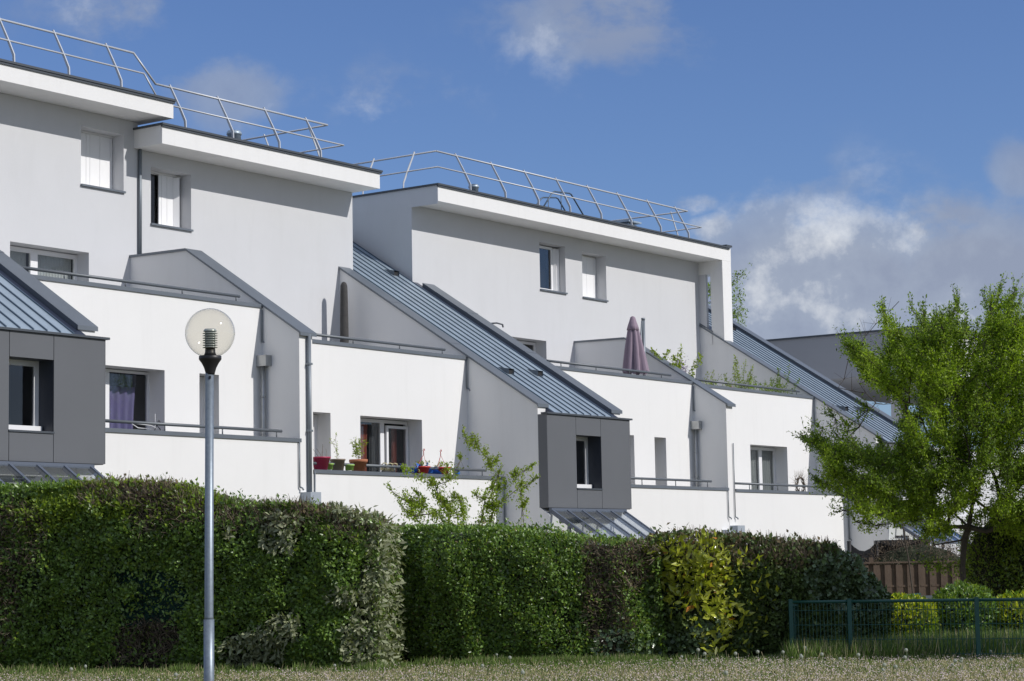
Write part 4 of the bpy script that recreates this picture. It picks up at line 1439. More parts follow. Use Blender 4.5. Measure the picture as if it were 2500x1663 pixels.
# the big young tree at the right
poly = [(1975, 1085), (2010, 1065), (2050, 1105), (2080, 1065), (2100, 1120), (2150, 1090), (2215, 1085), (2200, 1010), (2180, 960), (2120, 930), (2075, 850), (2110, 850),
        (2150, 880), (2170, 840), (2160, 775), (2185, 800), (2215, 830), (2240, 830), (2235, 775), (2275, 790), (2310, 785), (2335, 745), (2360, 800), (2400, 830), (2415, 780),
        (2410, 725), (2440, 760), (2475, 715), (2490, 780), (2530, 790), (2640, 840), (2700, 1050), (2680, 1250), (2560, 1330), (2440, 1290), (2390, 1215),
        (2325, 1265), (2288, 1345), (2258, 1320), (2240, 1285), (2170, 1270), (2110, 1255), (2085, 1225), (2010, 1185), (2040, 1160), (2030, 1130)]
tips = [(1968, 1078), (2008, 1050), (2065, 842), (2078, 852), (2108, 838), (2163, 768), (2228, 762), (2258, 772), (2336, 742), (2400, 728), (2438, 718), (2476, 712), (2488, 740),
        (2005, 1180), (2090, 1275), (2060, 1245), (2130, 1285), (2275, 1375), (2040, 1020), (2075, 1040), (2105, 870), (2140, 905), (2120, 1000), (2520, 800), (2050, 1210)]
tb = Vector((8.90, 42.0, 0))
trunk = [tb, Vector((8.88, 42.0, .6)), Vector((8.86, 42.0, 1.2)), Vector((8.93, 42.02, 1.7)), Vector((9.02, 42.0, 1.95))]
tree('young_tree', 'bushy spring green tree standing in front of the brown board fence', 'tree', tb, trunk, poly, 42.0, 1.75, 1250, tips,
     None, .066, 145, [M['crown_deep'], M['crown']], -.12, rng, rmax=.115, r_tip=.0048, spread=.075, shoots=5700, shoot_len=.38)

# tree out of the picture to the right whose shade falls on the hedge and fences
poly2 = [(4370, -350), (4430, -540), (4530, -580), (4610, -350), (4590, 0), (4500, 120), (4400, 40)]
tb2 = Vector((15.4, 25.4, 0))
tree('shade_tree', 'tall leafy tree right of the lawn, shading the dark end of the hedge', 'tree', tb2,
     [tb2, tb2 + Vector((0, 0, 2.5)), tb2 + Vector((.05, 0, 5.5))], poly2, 25.4, .7, 120, [], None, .12, 300, [M['crown_deep'], M['crown']], .1, rng, rmax=.17, spread=.22, aspect=.5)

# sapling between hedge and middle building
polys = [(955, 1195), (985, 1180), (1010, 1120), (1050, 1180), (1085, 1165), (1110, 1130), (1130, 1160), (1150, 1110), (1180, 1130), (1215, 1110), (1245, 1170),
         (1290, 1145), (1270, 1220), (1250, 1260), (1275, 1290), (1200, 1305), (1100, 1310), (1020, 1310), (1000, 1260), (975, 1240)]
ts = [(1136, 1068), (1150, 1080), (1165, 1088), (1185, 1115), (1192, 1140), (955, 1198), (1125, 1122), (1292, 1142), (1298, 1180), (990, 1150), (1275, 1240), (1280, 1305), (1250, 1165), (1005, 1235), (1060, 1190)]
sb = at(1180, 1640, 37.3)
sb = Vector((sb.x, 37.3, 0))
tree('sapling', 'thin pale green sapling in front of the lower balcony with flower pots', 'tree', sb,
     [sb, sb + Vector((-.05, 0, .7)), sb + Vector((-.1, 0, 1.25))], polys, 37.3, .55, 50, ts, None, .050, 90, [M['young'], M['crown']], .45, rng,
     bark='bark_pale', rmax=.03, r_tip=.0055, spread=.045, aspect=.55, shoots=270, shoot_len=.17)

# tall tree far behind the corner pillar
polyb = [(1660, 760), (1700, 700), (1740, 690), (1790, 665), (1815, 670), (1808, 730), (1812, 780), (1800, 800), (1770, 820), (1740, 860), (1690, 860), (1650, 820)]
bb_ = at(1700, 1352, 75)
bb_ = Vector((bb_.x, 75, 0))
tree('birch_tree', 'light green hanging branches of a tree behind the corner pillar', 'tree', bb_,
     [bb_, bb_ + Vector((0, 0, 4)), bb_ + Vector((0, 0, 7.5))], polyb, 75.0, 1.6, 75, [(1812, 668), (1800, 690), (1806, 760), (1800, 775)], None, .085, 60,
     [M['crown_deep'], M['crown']], .1, rng, rmax=.12, spread=.15, aspect=.5, droop=.8)

# bare twiggy shrub against the far roof
bt = at(2230, 1352, 46)
bt = Vector((bt.x, 46, 0))
root = empty('bare_shrub', tuple(bt), 0, 'bare twiggy branches reaching left of the bushy tree', 'shrub')
tg = [at(a, b, 46 + rng.uniform(-.5, .5)) for a, b in [(2045, 945), (2060, 925), (2080, 955), (2100, 935), (2115, 960), (2030, 1000), (2050, 1010), (2130, 925), (2150, 940),
                                                      (2070, 870), (2075, 1060), (2095, 1000), (2140, 985), (2035, 1045), (2165, 960), (2120, 1010), (2185, 975), (2195, 735)]]
nodes, par = grow([bt, bt + Vector((-.1, 0, 1.2)), bt + Vector((-.25, 0, 2.4)), bt + Vector((-.5, 0, 3.2))], [np.array(t) for t in tg], rng, .3)
me, r = skeleton_mesh('branches', nodes - np.array(bt), par, .007, [M['bark']], rmax=.04, sides=4)
link('branches', me, root)
thin = rng.choice(len(nodes) - 6, 90) + 5
link('twigs', stick_mesh('twigs', nodes[thin] - np.array(bt), nodes[thin] - np.array(bt) + rnd_dirs(90, rng) * .3 + np.array([0, 0, .12]), .004, [M['bark']]), root)


# ------------------------------------------------------------------ bushes
def bush(name, label, centre, radii, n, size, mats, mixf, rng, aspect=.45, group=None, twigs=0, up=.5, flat=None):
    root = empty(name, (centre[0], centre[1], 0), 0, label, 'bush', group)
    c = np.array([0, 0, centre[2]])
    d = rnd_dirs(n, rng)
    bump = 1 + .16 * vnoise(d[:, 0], d[:, 1], d[:, 2], int(abs(centre[0] * 100)) + 3, 3, 4)
    rad = (1 - rng.exponential(.10, n).clip(0, .6)) * bump
    P = c + d * np.array(radii) * rad[:, None]
    if flat:
        P[:, 2] = np.minimum(P[:, 2], flat + rng.normal(0, .05, n))
    k = P[:, 2] > .02
    P, d = P[k], d[k]
    idx = ((vnoise(P[:, 0], P[:, 1], P[:, 2], 91, 3, 3) + (P[:, 2] - centre[2]) / radii[2] * .5 + rng.uniform(-.5, .5, len(P))) > mixf).astype(int)
    foliage('foliage', P, d, size, aspect, None, root, rng, idx=idx, mats=mats, up=up)
    mb = MB()
    mb.lathe([(.02, 0.0)] + [(math.cos(t) * .78, centre[2] + math.sin(t) * .78 * radii[2]) for t in (-.9, -.45, 0, .45, .9, 1.3)] + [(.02, centre[2] + .8 * radii[2])], n=12)
    v = [(p[0] * radii[0], p[1] * radii[1], max(p[2], 0)) for p in mb.v]
    link('shade_core', new_mesh('shade_core', v, mb.f, [M['core']]), root)
    if twigs:
        A = P[rng.choice(len(P), twigs)] * .9
        link('twigs', stick_mesh('twigs', A, A + rnd_dirs(twigs, rng) * .22 + np.array([0, 0, .08]), .005, [M['twig'], M['twig_pale']], (rng.random(twigs) < .4).astype(int)), root)
    return root


def gpt(px, y):
    p = at(px, 1352, y)
    return p.x


bush('golden_bush', 'golden green rounded bush behind the green mesh fence', (gpt(2195, 32.0), 32.0, .40), (.54, .5, .44), 7000, .06, [M['crown_deep'], M['goldbush']], -.25, rng)
bush('golden_bush', 'low golden bush at the right edge behind the green mesh fence', (gpt(2480, 32.7), 32.7, .38), (.54, .5, .40), 5200, .06, [M['crown_deep'], M['goldbush']], 0.0, rng)
bush('green_bush', 'mid green bush between the two golden bushes', (gpt(2345, 32.7), 32.7, .42), (.50, .5, .52), 6500, .07, [M['privet'], M['privet_new']], .2, rng)
bush('tall_bush', 'tall loose bush with brown twigs right of the tree trunk', (gpt(2452, 43.6), 43.6, 1.15), (1.02, .8, 1.25), 12000, .065, [M['privet'], M['privet_new']], -.3, rng, twigs=1800)
bush('tall_bush', 'tall green bush at the right edge beyond the twiggy bush', (gpt(2590, 43.0), 43.0, 1.3), (1.2, 1.0, 1.5), 11000, .075, [M['privet'], M['privet_new']], -.3, rng, twigs=300)
bush('dry_bush', 'dry brown bush behind the brown board fence', (gpt(2240, 50.5), 50.5, .95), (1.6, .6, .9), 3000, .05, [M['dryleaf'], M['twig']], .2, rng, twigs=2600)


# ------------------------------------------------------------------ grass verge
def front_y(x):
    return np.interp(x, [-8.4, -5.51, -2.4, -1.77, -1.66, -.65, 1.37, 3.73, 4.55, 10], [30.5, 29.65, 28.7, 28.45, 29.7, 29.75, 29.45, 29.65, 29.65, 29.65])


rng = np.random.default_rng(31)
n = 150000
x = rng.uniform(-9.5, 10.5, n)
y = 21.3 + (front_y(x) + .25 - 21.3) * rng.random(n) ** .8
far = np.clip((y - front_y(x) + 1.25) / 1.0, 0, 1)
patch = vnoise(x, y, x * 0, 81, 4, 1.1)
right = np.clip((x - 3.3) / 1.0, 0, 1)
hgt = .02 + .03 * rng.random(n) + far * .025 * rng.random(n) + np.clip(patch - .2, 0, 1) * far * .14 + far * right * .20 * rng.random(n) 
lean = rng.normal(0, .35, (n, 2))
A = np.stack([x, y, np.zeros(n)], 1)
T = np.stack([lean[:, 0], lean[:, 1], np.ones(n)], 1)
Nn = np.stack([rng.normal(size=n), -np.ones(n), np.zeros(n)], 1)
dryp = (.56 - far * .55 - patch * .35 + rng.normal(0, .1, n))
idx = (rng.random(n) < np.clip(dryp, .04, .92)).astype(int)
me = leaf_mesh('grass', A, Nn, T, hgt, .011 + .006 * far, [M['grass'], M['drygrass']], idx, fold=.0)
tag(link('grass', me), 'short dry and green grass along the foot of the hedges', None, kind='stuff')
# greener tufts at the hedge foot and thin dry seed stalks
nc, per_ = 150, 90
cx_ = np.concatenate([rng.uniform(-.6, 1.9, 90), rng.uniform(-8, 4, 60)])
cy_ = front_y(cx_) - .12 - np.abs(rng.normal(0, .22, nc))
x = np.repeat(cx_, per_) + rng.normal(0, .10, nc * per_)
y = np.repeat(cy_, per_) + rng.normal(0, .08, nc * per_)
hh_ = np.repeat(rng.uniform(.07, .17, nc), per_) * rng.uniform(.5, 1.1, nc * per_)
T = np.stack([rng.normal(0, .4, nc * per_), rng.normal(0, .4, nc * per_), np.ones(nc * per_)], 1)
me = leaf_mesh('grass_tufts', np.stack([x, y, np.zeros_like(x)], 1), np.stack([rng.normal(size=len(x)), -np.ones(len(x)), np.zeros(len(x))], 1), T, hh_, .010,
               [M['grass'], M['drygrass']], (rng.random(len(x)) < .12).astype(int), fold=0)
tag(link('grass_tufts', me), 'green grass tufts along the foot of the middle hedge', None, kind='stuff')
ns_ = 1500
x = rng.uniform(-9, 9, ns_)
y = front_y(x) - .1 - rng.random(ns_) * 6.5
A_ = np.stack([x, y, np.zeros(ns_)], 1)
B_ = A_ + np.stack([rng.normal(0, .03, ns_), rng.normal(0, .03, ns_), rng.uniform(.05, .15, ns_)], 1)
tag(link('seed_stalks', stick_mesh('seed_stalks', A_, B_, .0020, [M['drygrass'], M['grass']], (rng.random(ns_) < .4).astype(int), taper=1.4)),
    'thin dry stalks standing above the short grass', None, kind='stuff')
# longer tufts inside and along the fence
n = 45000
x = rng.uniform(3.7, 10, n)
y = 28.75 + rng.random(n) ** 1.1 * 5.0
hgt = .10 + .26 * rng.random(n) ** 1.5
T = np.stack([rng.normal(0, .28, n), rng.normal(0, .28, n), np.ones(n)], 1)
me = leaf_mesh('long_grass', np.stack([x, y, np.zeros(n)], 1), np.stack([rng.normal(size=n), -np.ones(n), np.zeros(n)], 1), T, hgt, .012, [M['grass'], M['drygrass']],
               (rng.random(n) < .16).astype(int), fold=0)
tag(link('long_grass', me), 'long green grass growing through the green mesh fence', None, kind='stuff')
# clover and daisy heads
n = 24000
x = rng.uniform(-9.5, 10.5, n)
y = 21.3 + (front_y(x) - .3 - 21.3) * rng.random(n)
keepf = (rng.random(n) < np.clip(.95 - (y - 24.5) * .15 + np.clip(x, -4, 6) * .05 + vnoise(x, y, x * 0, 83, 3, 1.4) * .5, .03, 1))
x, y = x[keepf], y[keepf]
n = len(x)
s_ = rng.uniform(.005, .012, n)
z = rng.uniform(.03, .07, n)
c = np.stack([x, y, z], 1)
offs = np.array([[1, 0, 0], [-.5, .87, 0], [-.5, -.87, 0], [0, 0, 1.0]])
verts = (c[:, None, :] + offs[None] * s_[:, None, None]).reshape(-1, 3)
i = np.arange(n) * 4
tris = np.stack([np.stack([i, i + 1, i + 3], 1), np.stack([i + 1, i + 2, i + 3], 1), np.stack([i + 2, i, i + 3], 1)], 1).reshape(-1, 3)
tag(link('clover_heads', fast_mesh('clover_heads', verts, tris, [M['daisy']])), 'small pale clover and daisy heads sprinkled over the dry grass', None, kind='stuff')
# dandelion clocks on their stalks
nd = 46
dx = rng.uniform(-6.2, 8.0, nd)
dx = np.where(rng.random(nd) < .55, np.abs(dx) * .7 + 2.2, dx)
dy = front_y(dx) - .3 - 6.5 * rng.random(nd) ** 1.2
fl = MB()
for a, b in zip(dx, dy):
    h_ = rng.uniform(.07, .17)
    r_ = rng.uniform(.018, .027)
    fl.tube([(a, b, 0), (a + .01, b, h_)], .002, 4)
    fl.lathe([(r_ * math.cos(t), h_ + r_ + r_ * math.sin(t)) for t in (-1.3, -.7, 0, .7, 1.3)], a, b, 8)
tag(link('dandelion_clocks', new_mesh('dandelion_clocks', fl.v, fl.f, [M['clock']])), 'round white dandelion clocks standing in the dry grass', None, kind='stuff')


# ------------------------------------------------------------------ street lamp
lx, ly = -2.744, 19.0
lamp = empty('street_lamp', (lx, ly, 0), 0, 'galvanised street lamp with a clear round globe in front of the hedge', 'street lamp')
gz = at(0, 0, 19)      # unused depth helper keeps the lamp on its own distance
gc_ = at(512.9, 813.3, 19.0)
zc = gc_.z
R_ = 61.0 / 5130 * 19.0 * 1.0
zb_ = at(512, 869, 19.0).z
zp = at(511.5, 913, 19.0).z
lamp.location = (gc_.x, ly, 0)
lo = at(510, 1663, 19.0).x - gc_.x
mb = MB().tube([(lo * 1.2, 0, -.1), (lo, 0, .3), (lo * .9, 0, .95)], .0475, 20, .0475)
mb.tube([(lo * .9, 0, .95), (lo * .9, 0, .97), (-.006, 0, zp + .01)], .0415, 20, .0385)
mb.build('pole', M['galv'], lamp)
MB().lathe([(.040, zp - .005), (.043, zp + .01), (.056, zp + .055), (.079, zp + .10), (.100, zp + .128), (.1026, zp + .134), (.102, zb_ - .002), (.098, zb_)], 0, 0, 28).build('socket_cone', M['black'], lamp)
a0 = math.asin(max(-1, (zb_ - zc) / R_))
prof = [(R_ * math.cos(a0 + (PI / 2 - a0) * k / 20), zc + R_ * math.sin(a0 + (PI / 2 - a0) * k / 20)) for k in range(20)] + [(.001, zc + R_)]
gb = MB().lathe(prof, 0, 0, 48)
gb.f = gb.f[:-2]
gb.sm = gb.sm[:-2]
gb.build('globe', M['globe'], lamp)
lv = MB().lathe([(.060, zb_), (.048, zb_ + .03), (.045, zb_ + .07)], 0, 0, 18)
lv.build('lamp_holder', M['black'], lamp)
lf = MB()
for k in range(7):
    z0_ = zb_ + .072 + k * .0215
    lf.lathe([(.045, z0_), (.068, z0_ + .002), (.068, z0_ + .005), (.047, z0_ + .011), (.045, z0_ + .0215)], 0, 0, 24)
lf.lathe([(.060, zb_ + .222), (.060, zb_ + .230), (.048, zb_ + .246), (.01, zb_ + .250)], 0, 0, 24)
lf.build('louvre_rings', M['louvre'], lamp)
MB().box(-.004, .012, -.045, -.036, zp - .045, zp - .022).build('clamp_bolt', M['black'], lamp)


# ------------------------------------------------------------------ fences at the right
def mesh_fence(label, pts, posts, h, m_, wires=.05, group=None, rail=True):
    a = Vector(pts[0])
    root = empty('mesh_fence', (a.x, a.y, 0), 0, label, 'fence', group)
    tot = MB()
    for i in range(len(pts) - 1):
        p, q_ = Vector(pts[i]) - a, Vector(pts[i + 1]) - a
        d = q_ - p
        L = d.length
        n = int(L / wires)
        vert = MB()
        for k in range(1, n):
            c = p + d * (k / n)
            vert.tube([(c.x, c.y, .05), (c.x, c.y, h - .02)], .0040, 4, caps=False)
        o = vert.build('vertical_wires', M[m_], root)
        o['kind'] = 'stuff'
        for zz in [.07 + .2 * j for j in range(int((h - .05) / .2) + 1)]:
            MB().tube([(p.x, p.y, zz), (q_.x, q_.y, zz)], .0045, 5).build('horizontal_wire', M[m_], root)
        if rail:
            MB().tube([(p.x, p.y, h), (q_.x, q_.y, h)], .021, 8).build('top_rail', M[m_], root)
    for x_, y_ in posts:
        MB().box(x_ - a.x - .028, x_ - a.x + .028, y_ - a.y - .03, y_ - a.y + .03, -.1, h + .03).box(x_ - a.x - .022, x_ - a.x + .022, y_ - a.y - .024, y_ - a.y + .024, h + .03, h + .04).build('post', M[m_], root)
    return root


mesh_fence('green mesh fence in front of the golden bushes, long grass at its foot', [(3.815, 29.53), (4.576, 29.18), (6.21, 28.63), (8.14, 28.0)],
           [(3.815, 29.53), (4.576, 29.18), (6.21, 28.63), (8.14, 28.0)], .79, 'fence_green')
mesh_fence('green mesh fence running back from the corner post past the hedge', [(3.84, 29.63), (4.92, 32.0), (6.04, 34.56), (7.0, 36.75)],
           [(4.92, 32.0), (6.04, 34.56)], .735, 'fence_green')

wf = empty('board_fence', (7.6, 48.0, 0), 0, 'brown wooden board fence behind the tree trunk', 'fence')
xa, xb = 0.0, 2.47
bw = .145
k = 0
x0_ = xa
while x0_ < xb:
    back = k % 2
    yb = .035 if back else 0
    o = MB().box(x0_, x0_ + bw - .002, yb, yb + .02, .06, 1.23 - .012 * (k % 3)).build('board', M['wood'], wf)
    x0_ += bw - (.018 if 1 else 0)
    k += 1
MB().box(xa - .03, xb + .05, -.02, .075, 1.24, 1.275).build('top_board', M['wood'], wf)
for zz in (.70, .15):
    MB().box(xa, xb, .020, .034, zz, zz + .045).build('cross_rail', M['wood'], wf)
for xx in (xa + .48, xb + .02):
    MB().box(xx - .045, xx + .045, .06, .15, 0, 1.38 if xx < 1 else 1.24).build('post', M['wood'], wf)
for j, x0_ in enumerate(np.arange(xa + .04, xb - .1, .254)):
    MB().box(x0_ + .0, x0_ + .10, -.006, -.001, .705, .735).build('cross_rail', M['wood'], wf)

# dark netting on posts behind the board fence
nf = empty('net_fence', (7.75, 50.5, 0), 0, 'black posts carrying sagging dark netting above the board fence', 'fence')
for xx in (0.22, .88):
    MB().tube([(xx, 0, 0), (xx, 0, 1.78)], .05 if xx < .5 else .035, 8).build('post', M['blacknet'], nf)
netm = glass_mat('sagging_net', (.055, .055, .06), .1, .5, .02)
nu = 14
vv_, ff_ = [], []
for i in range(nu + 1):
    t = i / nu
    xx = .22 + t * 1.7
    sag = .22 * math.sin(PI * min(1, t / .39)) if t < .39 else .12 * math.sin(PI * (t - .39) / .61)
    vv_ += [(xx, 0, .2), (xx, 0, 1.75 - sag)]
for i in range(nu):
    ff_.append((2 * i, 2 * i + 2, 2 * i + 3, 2 * i + 1))
link('netting', new_mesh('netting', vv_, ff_, [netm]), nf)
sh = empty('garden_shelter', (9.05, 52.5, 0), 0, 'dark low garden shelter behind the board fence', 'shed')
MB().box(0, 1.25, 0, .9, 1.52, 1.80).build('roof', M['blacknet'], sh)
for xx in (.02, 1.17):
    MB().box(xx, xx + .06, .02, .08, 0, 1.52).build('post', M['blacknet'], sh)
MB().box(.08, 1.16, .6, .65, 0, 1.52).build('back_panel', M['cover'], sh)
# slatted grey bench behind the fence
bn = empty('slatted_bench', (gpt(2215, 34.5), 34.5, 0), 0, 'grey slatted garden bench between the bushes', 'bench')
for j in range(22):
    MB().box(-.25 + j * .052, -.215 + j * .052, 0, .02, .12, .62).build('slat', M['box'], bn)
MB().box(-.30, .95, -.03, .05, .64, .68).build('top_rail', M['pipe'], bn)
MB().box(-.30, .95, -.03, .05, .70, .75).build('back_rail', M['pipe'], bn)
for xx in (-.3, .9):
    MB().box(xx, xx + .05, -.02, .04, 0, .72).build('leg', M['frame_grey'], bn)


# ------------------------------------------------------------------ things on the terraces
def place(name, label, cat, u, v, z, group=None):
    w = U * u + V * v
    return empty(name, (w.x, w.y, z + EYE), ROTZ, label, cat, group)


def pot(name, label, u, v, z, r0, r1, h, m_, rim=.03):
    o = place(name, label, 'flower pot', u, v, z)
    MB().lathe([(r0, 0), (r1 - .012, h - rim), (r1, h - rim), (r1 + .004, h), (r1 - .014, h), (r1 - .02, h - .03)], 0, 0, 20).build('pot', M[m_], o)
    MB().lathe([(r1 - .022, h - .034), (r1 - .03, h - .026)], 0, 0, 14).build('soil', M['soil'], o)
    return o


def stems(o, n, h, spread, z0, nleaf, size, m_, rng, bark='bark_pale', low=.2, bend=.1, aspect=.32, droop=.3):
    A, B, P = [], [], []
    for k in range(n):
        p = np.array([rng.normal(0, .03), rng.normal(0, .03), z0])
        d = np.array([rng.normal(0, spread), rng.normal(0, spread), 1.0])
        hh = h * rng.uniform(.6, 1.0)
        for j in range(7):
            d = d + rng.normal(0, bend, 3) * np.array([1, 1, .3])
            q_ = p + d / np.linalg.norm(d) * hh / 7
            A.append(p)
            B.append(q_)
            if j / 7 >= low:
                for t in range(nleaf):
                    P.append(p + (q_ - p) * rng.random() + rng.normal(0, size * .45, 3))
            p = q_
    link('stems', stick_mesh('stems', np.array(A), np.array(B), .0045, [M[bark]], taper=.8), o)
    if P:
        P = np.array(P)
        foliage('leaves', P, rnd_dirs(len(P), rng) + np.array([0, 0, .4]), size, aspect, m_, o, rng, droop=droop)


rng = np.random.default_rng(3)
lz = 1.885
v_ = P2 + .12
p = pot('flower_pot', 'raspberry pink flower pot with bare stems, first in the row', 31.13, v_, lz, .13, .195, .25, 'pink_pot')
stems(p, 5, .34, .35, .2, 0, .04, 'young', rng)
p = pot('flower_pot', 'taupe clay pot with a thin climbing plant beside the pink pot', 31.64, v_, lz, .115, .155, .225, 'taupe_pot')
stems(p, 2, .60, .06, .18, 5, .05, 'young', rng, low=.1)
p = pot('flower_pot', 'terracotta pot with a leafy bamboo like plant', 32.275, v_, lz, .13, .185, .235, 'terra', .06)
stems(p, 6, .64, .16, .2, 9, .06, 'young', rng, low=.2)
pot('flower_pot', 'small lime green hanging pot between the pink and taupe pots', 31.38, v_ - .03, lz + .01, .05, .07, .12, 'lime')
pot('flower_pot', 'lime green ribbed pot between the taupe and terracotta pots', 31.96, v_ - .03, lz + .01, .08, .10, .115, 'lime')
for uu, lab, hu in ((34.325, 'red hanging basket pot with its plastic hook leaning left', .06), (35.01, 'red hanging basket pot below a curled red hook', -.05)):
    p = pot('hanging_pot', lab, uu, v_, lz, .115, .175, .15, 'redpot')
    MB().tube([(-.15, 0, .15), (hu, 0, .40)], .004, 5).tube([(.15, 0, .15), (hu, 0, .40)], .004, 5).tube([(0, .15, .15), (hu, 0, .40)], .004, 5).build('hanger', M['redpot'], p)
    MB().tube([(hu, 0, .38), (hu, 0, .46), (hu - .02, 0, .49), (hu + .01, 0, .52), (hu + .03, 0, .50), (hu + .03, 0, .48)], .009, 6).build('hook', M['redpot'], p)
    stems(p, 4, .16, .5, .12, 5, .05, 'young', rng)
tp = place('tarpaulin', 'crumpled blue tarpaulin behind the red pots', 'tarpaulin', 34.35, P2 + .22, lz)
nu, nv = 26, 8
vv_, ff_ = [], []
for j in range(nv):
    for i in range(nu):
        xx = -.52 + 1.05 * i / (nu - 1)
        edge = .25 * math.sin(PI * i / (nu - 1)) ** .5 * (.65 + .35 * math.sin(i * .9 + 1))
        zz = edge * j / (nv - 1)
        vv_.append((xx, .05 * math.sin(i * 1.7 + j) + .03 * math.cos(j * 2.1 + i * .6) - .02 * j, zz))
for j in range(nv - 1):
    for i in range(nu - 1):
        a = j * nu + i
        ff_.append((a, a + 1, a + nu + 1, a + nu))
link('sheet', new_mesh('sheet', vv_, ff_, [M['blue']]), tp)
tp2 = place('blue_bag', 'small blue bag hanging behind the balcony rail near its right end', 'bag', 35.62, P2 + .2, lz)
MB().lathe([(.01, 0), (.06, .02), (.07, .06), (.04, .12), (.015, .16)], 0, 0, 10).build('bag', M['blue'], tp2)
cr_ = place('wooden_chair', 'cream slatted deck chair frame hooked over the balcony rail', 'chair', 33.28, P2 + .16, lz)
for du in (-.17, .02, .17):
    MB().tube([(du + .06, .05, -.02), (du - .02, -.10, .17), (du - .05, -.06, .19), (du - .06, .06, .12)], .012, 6).build('slat', M['cream'], cr_)
MB().tube([(-.2, .03, .07), (.2, .03, .06)], .03, 8).build('cushion_roll', M['cream'], cr_)
MB().tube([(-.2, .02, .02), (.22, .02, .02)], .02, 6).build('crossbar', M['cover'], cr_)
dg = place('dark_garment', 'dark garment hanging over the rail beside the cream chair', 'garment', 33.62, P2 + .11, lz)
MB().tube([(-.05, -.045, -.0), (-.04, -.05, .12), (-.02, 0, .18), (0, .06, .10)], .022, 8).build('cloth', mat('navy_cloth', (.03, .035, .09), .9), dg)
# coat hanger on the left building's lower balcony
ch = place('coat_hanger', 'white wire coat hanger lying on the left lower balcony ledge', 'coat hanger', 26.42, P2 + .1, 2.47)
MB().tube([(-.35, 0, .10), (-.2, 0, .035), (.33, 0, .02), (.12, 0, .09), (-.33, 0, .11)], .007, 6).tube([(.215, 0, .03), (.215, 0, .30)], .006, 5).build('hanger', M['pvc'], ch)
MB().tube([(.20, 0, 0), (.26, 0, .12), (.31, 0, .19), (.34, 0, .16), (.29, 0, .12), (.26, 0, .10), (.35, 0, .02)], .009, 6).build('black_strap', M['black'], ch)
# twig wreath on the right building's lower balcony
wr = place('twig_wreath', 'round brown twig wreath standing on the right lower balcony', 'wreath', 51.17, P2 + .3, 1.80)
wA, wB = [], []
for k in range(240):
    t = rng.uniform(0, 2 * PI)
    c = np.array([.20 * math.cos(t), rng.normal(0, .02), .17 + .20 * math.sin(t)]) + rng.normal(0, .015, 3)
    wA.append(c)
    wB.append(c + np.array([-math.sin(t), 0, math.cos(t)]) * .08 + rng.normal(0, .015, 3))
link('ring', stick_mesh('ring', np.array(wA), np.array(wB), .008, [M['twig']]), wr)
wA, wB = [], []
for k in range(90):
    t = rng.uniform(.1, PI - .1)
    r_ = rng.uniform(.2, .35)
    c = np.array([r_ * math.cos(t), rng.normal(0, .04), .1 + r_ * math.sin(t)])
    wA.append(c)
    wB.append(c + np.array([math.cos(t), 0, math.sin(t)]) * .16 + rng.normal(0, .06, 3))
link('sprays', stick_mesh('sprays', np.array(wA), np.array(wB), .003, [M['twig_pale']]), wr)

# covered parasol on the middle building's upper terrace
cv = place('covered_parasol', 'tall dark parasol cover leaning against the upper terrace wall', 'parasol', 36.62, 31.15, 3.62)
MB().lathe([(.05, 0), (.10, .15), (.105, 1.0), (.095, 2.0), (.085, 2.65), (.08, 2.80), (.05, 2.87), (.01, 2.89)], 0, 0, 14).build('fabric_cover', M['cover'], cv)
# closed mauve cantilever parasol
um = place('cantilever_parasol', 'closed mauve cantilever parasol on the right upper terrace', 'parasol', 45.40, 28.9, 3.6)
n = 64
vv_, ff_ = [], []
levels = [(1.20, .35, 1.0), (1.5, .31, .95), (1.85, .25, .9), (2.15, .19, .8), (2.38, .14, .6), (2.55, .085, .3), (2.61, .025, 0)]
for z_, r_, k_ in levels:
    for i in range(n):
        w = 2 * PI * i / n
        rr = r_ * (1 - .38 * k_ * (1 - abs(math.cos(4 * w + .25 * math.sin(z_ * 2)))) + .03 * k_ * math.sin(19 * w))
        cxx = .0 + (z_ - 2.6) * -.06
        vv_.append((cxx + rr * math.cos(w), rr * math.sin(w), z_ + (.05 * math.cos(8 * w) if z_ < 1.3 else 0)))
for j in range(len(levels) - 1):
    for i in range(n):
        i2 = (i + 1) % n
        ff_.append((j * n + i, j * n + i2, (j + 1) * n + i2, (j + 1) * n + i))
link('canopy', new_mesh('canopy', vv_, ff_, [M['mauve']], smooth=True), um)
vt_ = MB()
vt_.lathe([(.155, 2.30), (.125, 2.42), (.085, 2.54), (.06, 2.63), (.03, 2.66), (.01, 2.665)], 0, 0, 16)
vt_.v = [(a * (1 + .10 * math.cos(8 * math.atan2(b_, a))), b_ * (1 + .10 * math.cos(8 * math.atan2(b_, a))), c_) for a, b_, c_ in vt_.v]
vt_.build('vent_cap', M['mauve'], um)
MB().tube([(.50, 0, 0), (.50, 0, 2.62)], .045, 12).lathe([(.052, 2.60), (.052, 2.66)], .50, 0, 12).build('mast', M['pipe'], um)
MB().tube([(.44, 0, 2.58), (.26, 0, 1.55)], .022, 8).build('arm', M['pipe'], um)
MB().box(.2, .8, -.3, .3, 0, .07).build('base_plate', M['trim'], um)

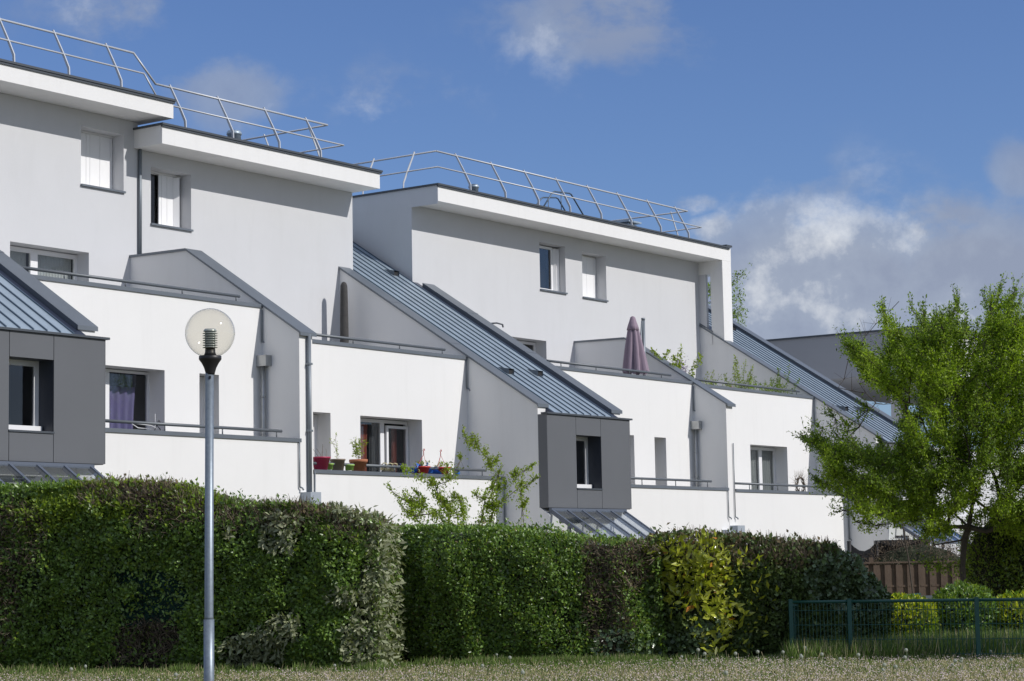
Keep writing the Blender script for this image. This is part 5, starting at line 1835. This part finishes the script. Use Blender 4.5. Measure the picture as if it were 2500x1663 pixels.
# plants on the right building's upper terraces
rg = np.random.default_rng(8)
pl = place('lilac_shrub', 'potted lilac with pale purple blossom beside the sloping wall', 'shrub', 47.55, 29.2, 3.6)
MB().lathe([(.16, 0), (.22, .38), (.24, .40)], 0, 0, 16).build('pot', M['taupe_pot'], pl)
stems(pl, 15, 1.85, .42, .35, 34, .075, 'young', rg, low=.35, aspect=.6, bend=.16)
bl = rg.normal(size=(500, 3)) * np.array([.10, .10, .13]) + np.array([.62, 0, 1.5])
foliage('blossom', bl, rnd_dirs(500, rg), .035, .8, 'blossom', pl, rg)
for (uu, vv, hh, sp, ns, nl, m_, lab) in (
        (48.75, 28.72, 1.28, .55, 34, 9, 'young', 'low feathery yellow green plant behind the upper rail next to the lilac'),
        (50.55, 28.72, 1.78, .10, 7, 34, 'young', 'narrow upright green plant on the right upper terrace'),
        (51.0, 28.72, 1.2, .42, 22, 22, 'crown', 'bushy green plant beside the narrow upright one'),
        (51.75, 28.72, 1.25, .5, 14, 16, 'young', 'pale leaved plant between the bushy plant and the rose'),
        (52.65, 28.72, 1.85, .38, 13, 20, 'crown_deep', 'dark leaved rose bush next to the zinc roof')):
    o = place('terrace_plant', lab, 'plant', uu, vv, 3.6, 'plants on the right upper terrace')
    MB().lathe([(.13, 0), (.19, .32), (.20, .34)], 0, 0, 14).build('pot', M['terra'], o)
    stems(o, ns, hh, sp, .3, nl, .055, m_, rg, low=.35, aspect=.5)
rf = place('red_flower', 'single red flower peeping over the upper rail', 'flower', 49.25, P1 + .3, 4.50)
MB().tube([(0, 0, -.9), (0, 0, .06)], .005, 5).build('stem', M['grass'], rf)
MB().lathe([(.01, .03), (.05, .07), (.055, .10), (.02, .12)], 0, 0, 10).build('bloom', M['redflower'], rf)

for o_ in list(bpy.data.objects):
    if o_.name.split('.')[0] in ('twigs', 'sprays', 'ring', 'blossom', 'stems', 'leaves', 'foliage', 'privet_foliage', 'hedge_foliage', 'silverberry_foliage', 'laurel_leaves', 'ivy_leaves'):
        o_['kind'] = 'stuff'
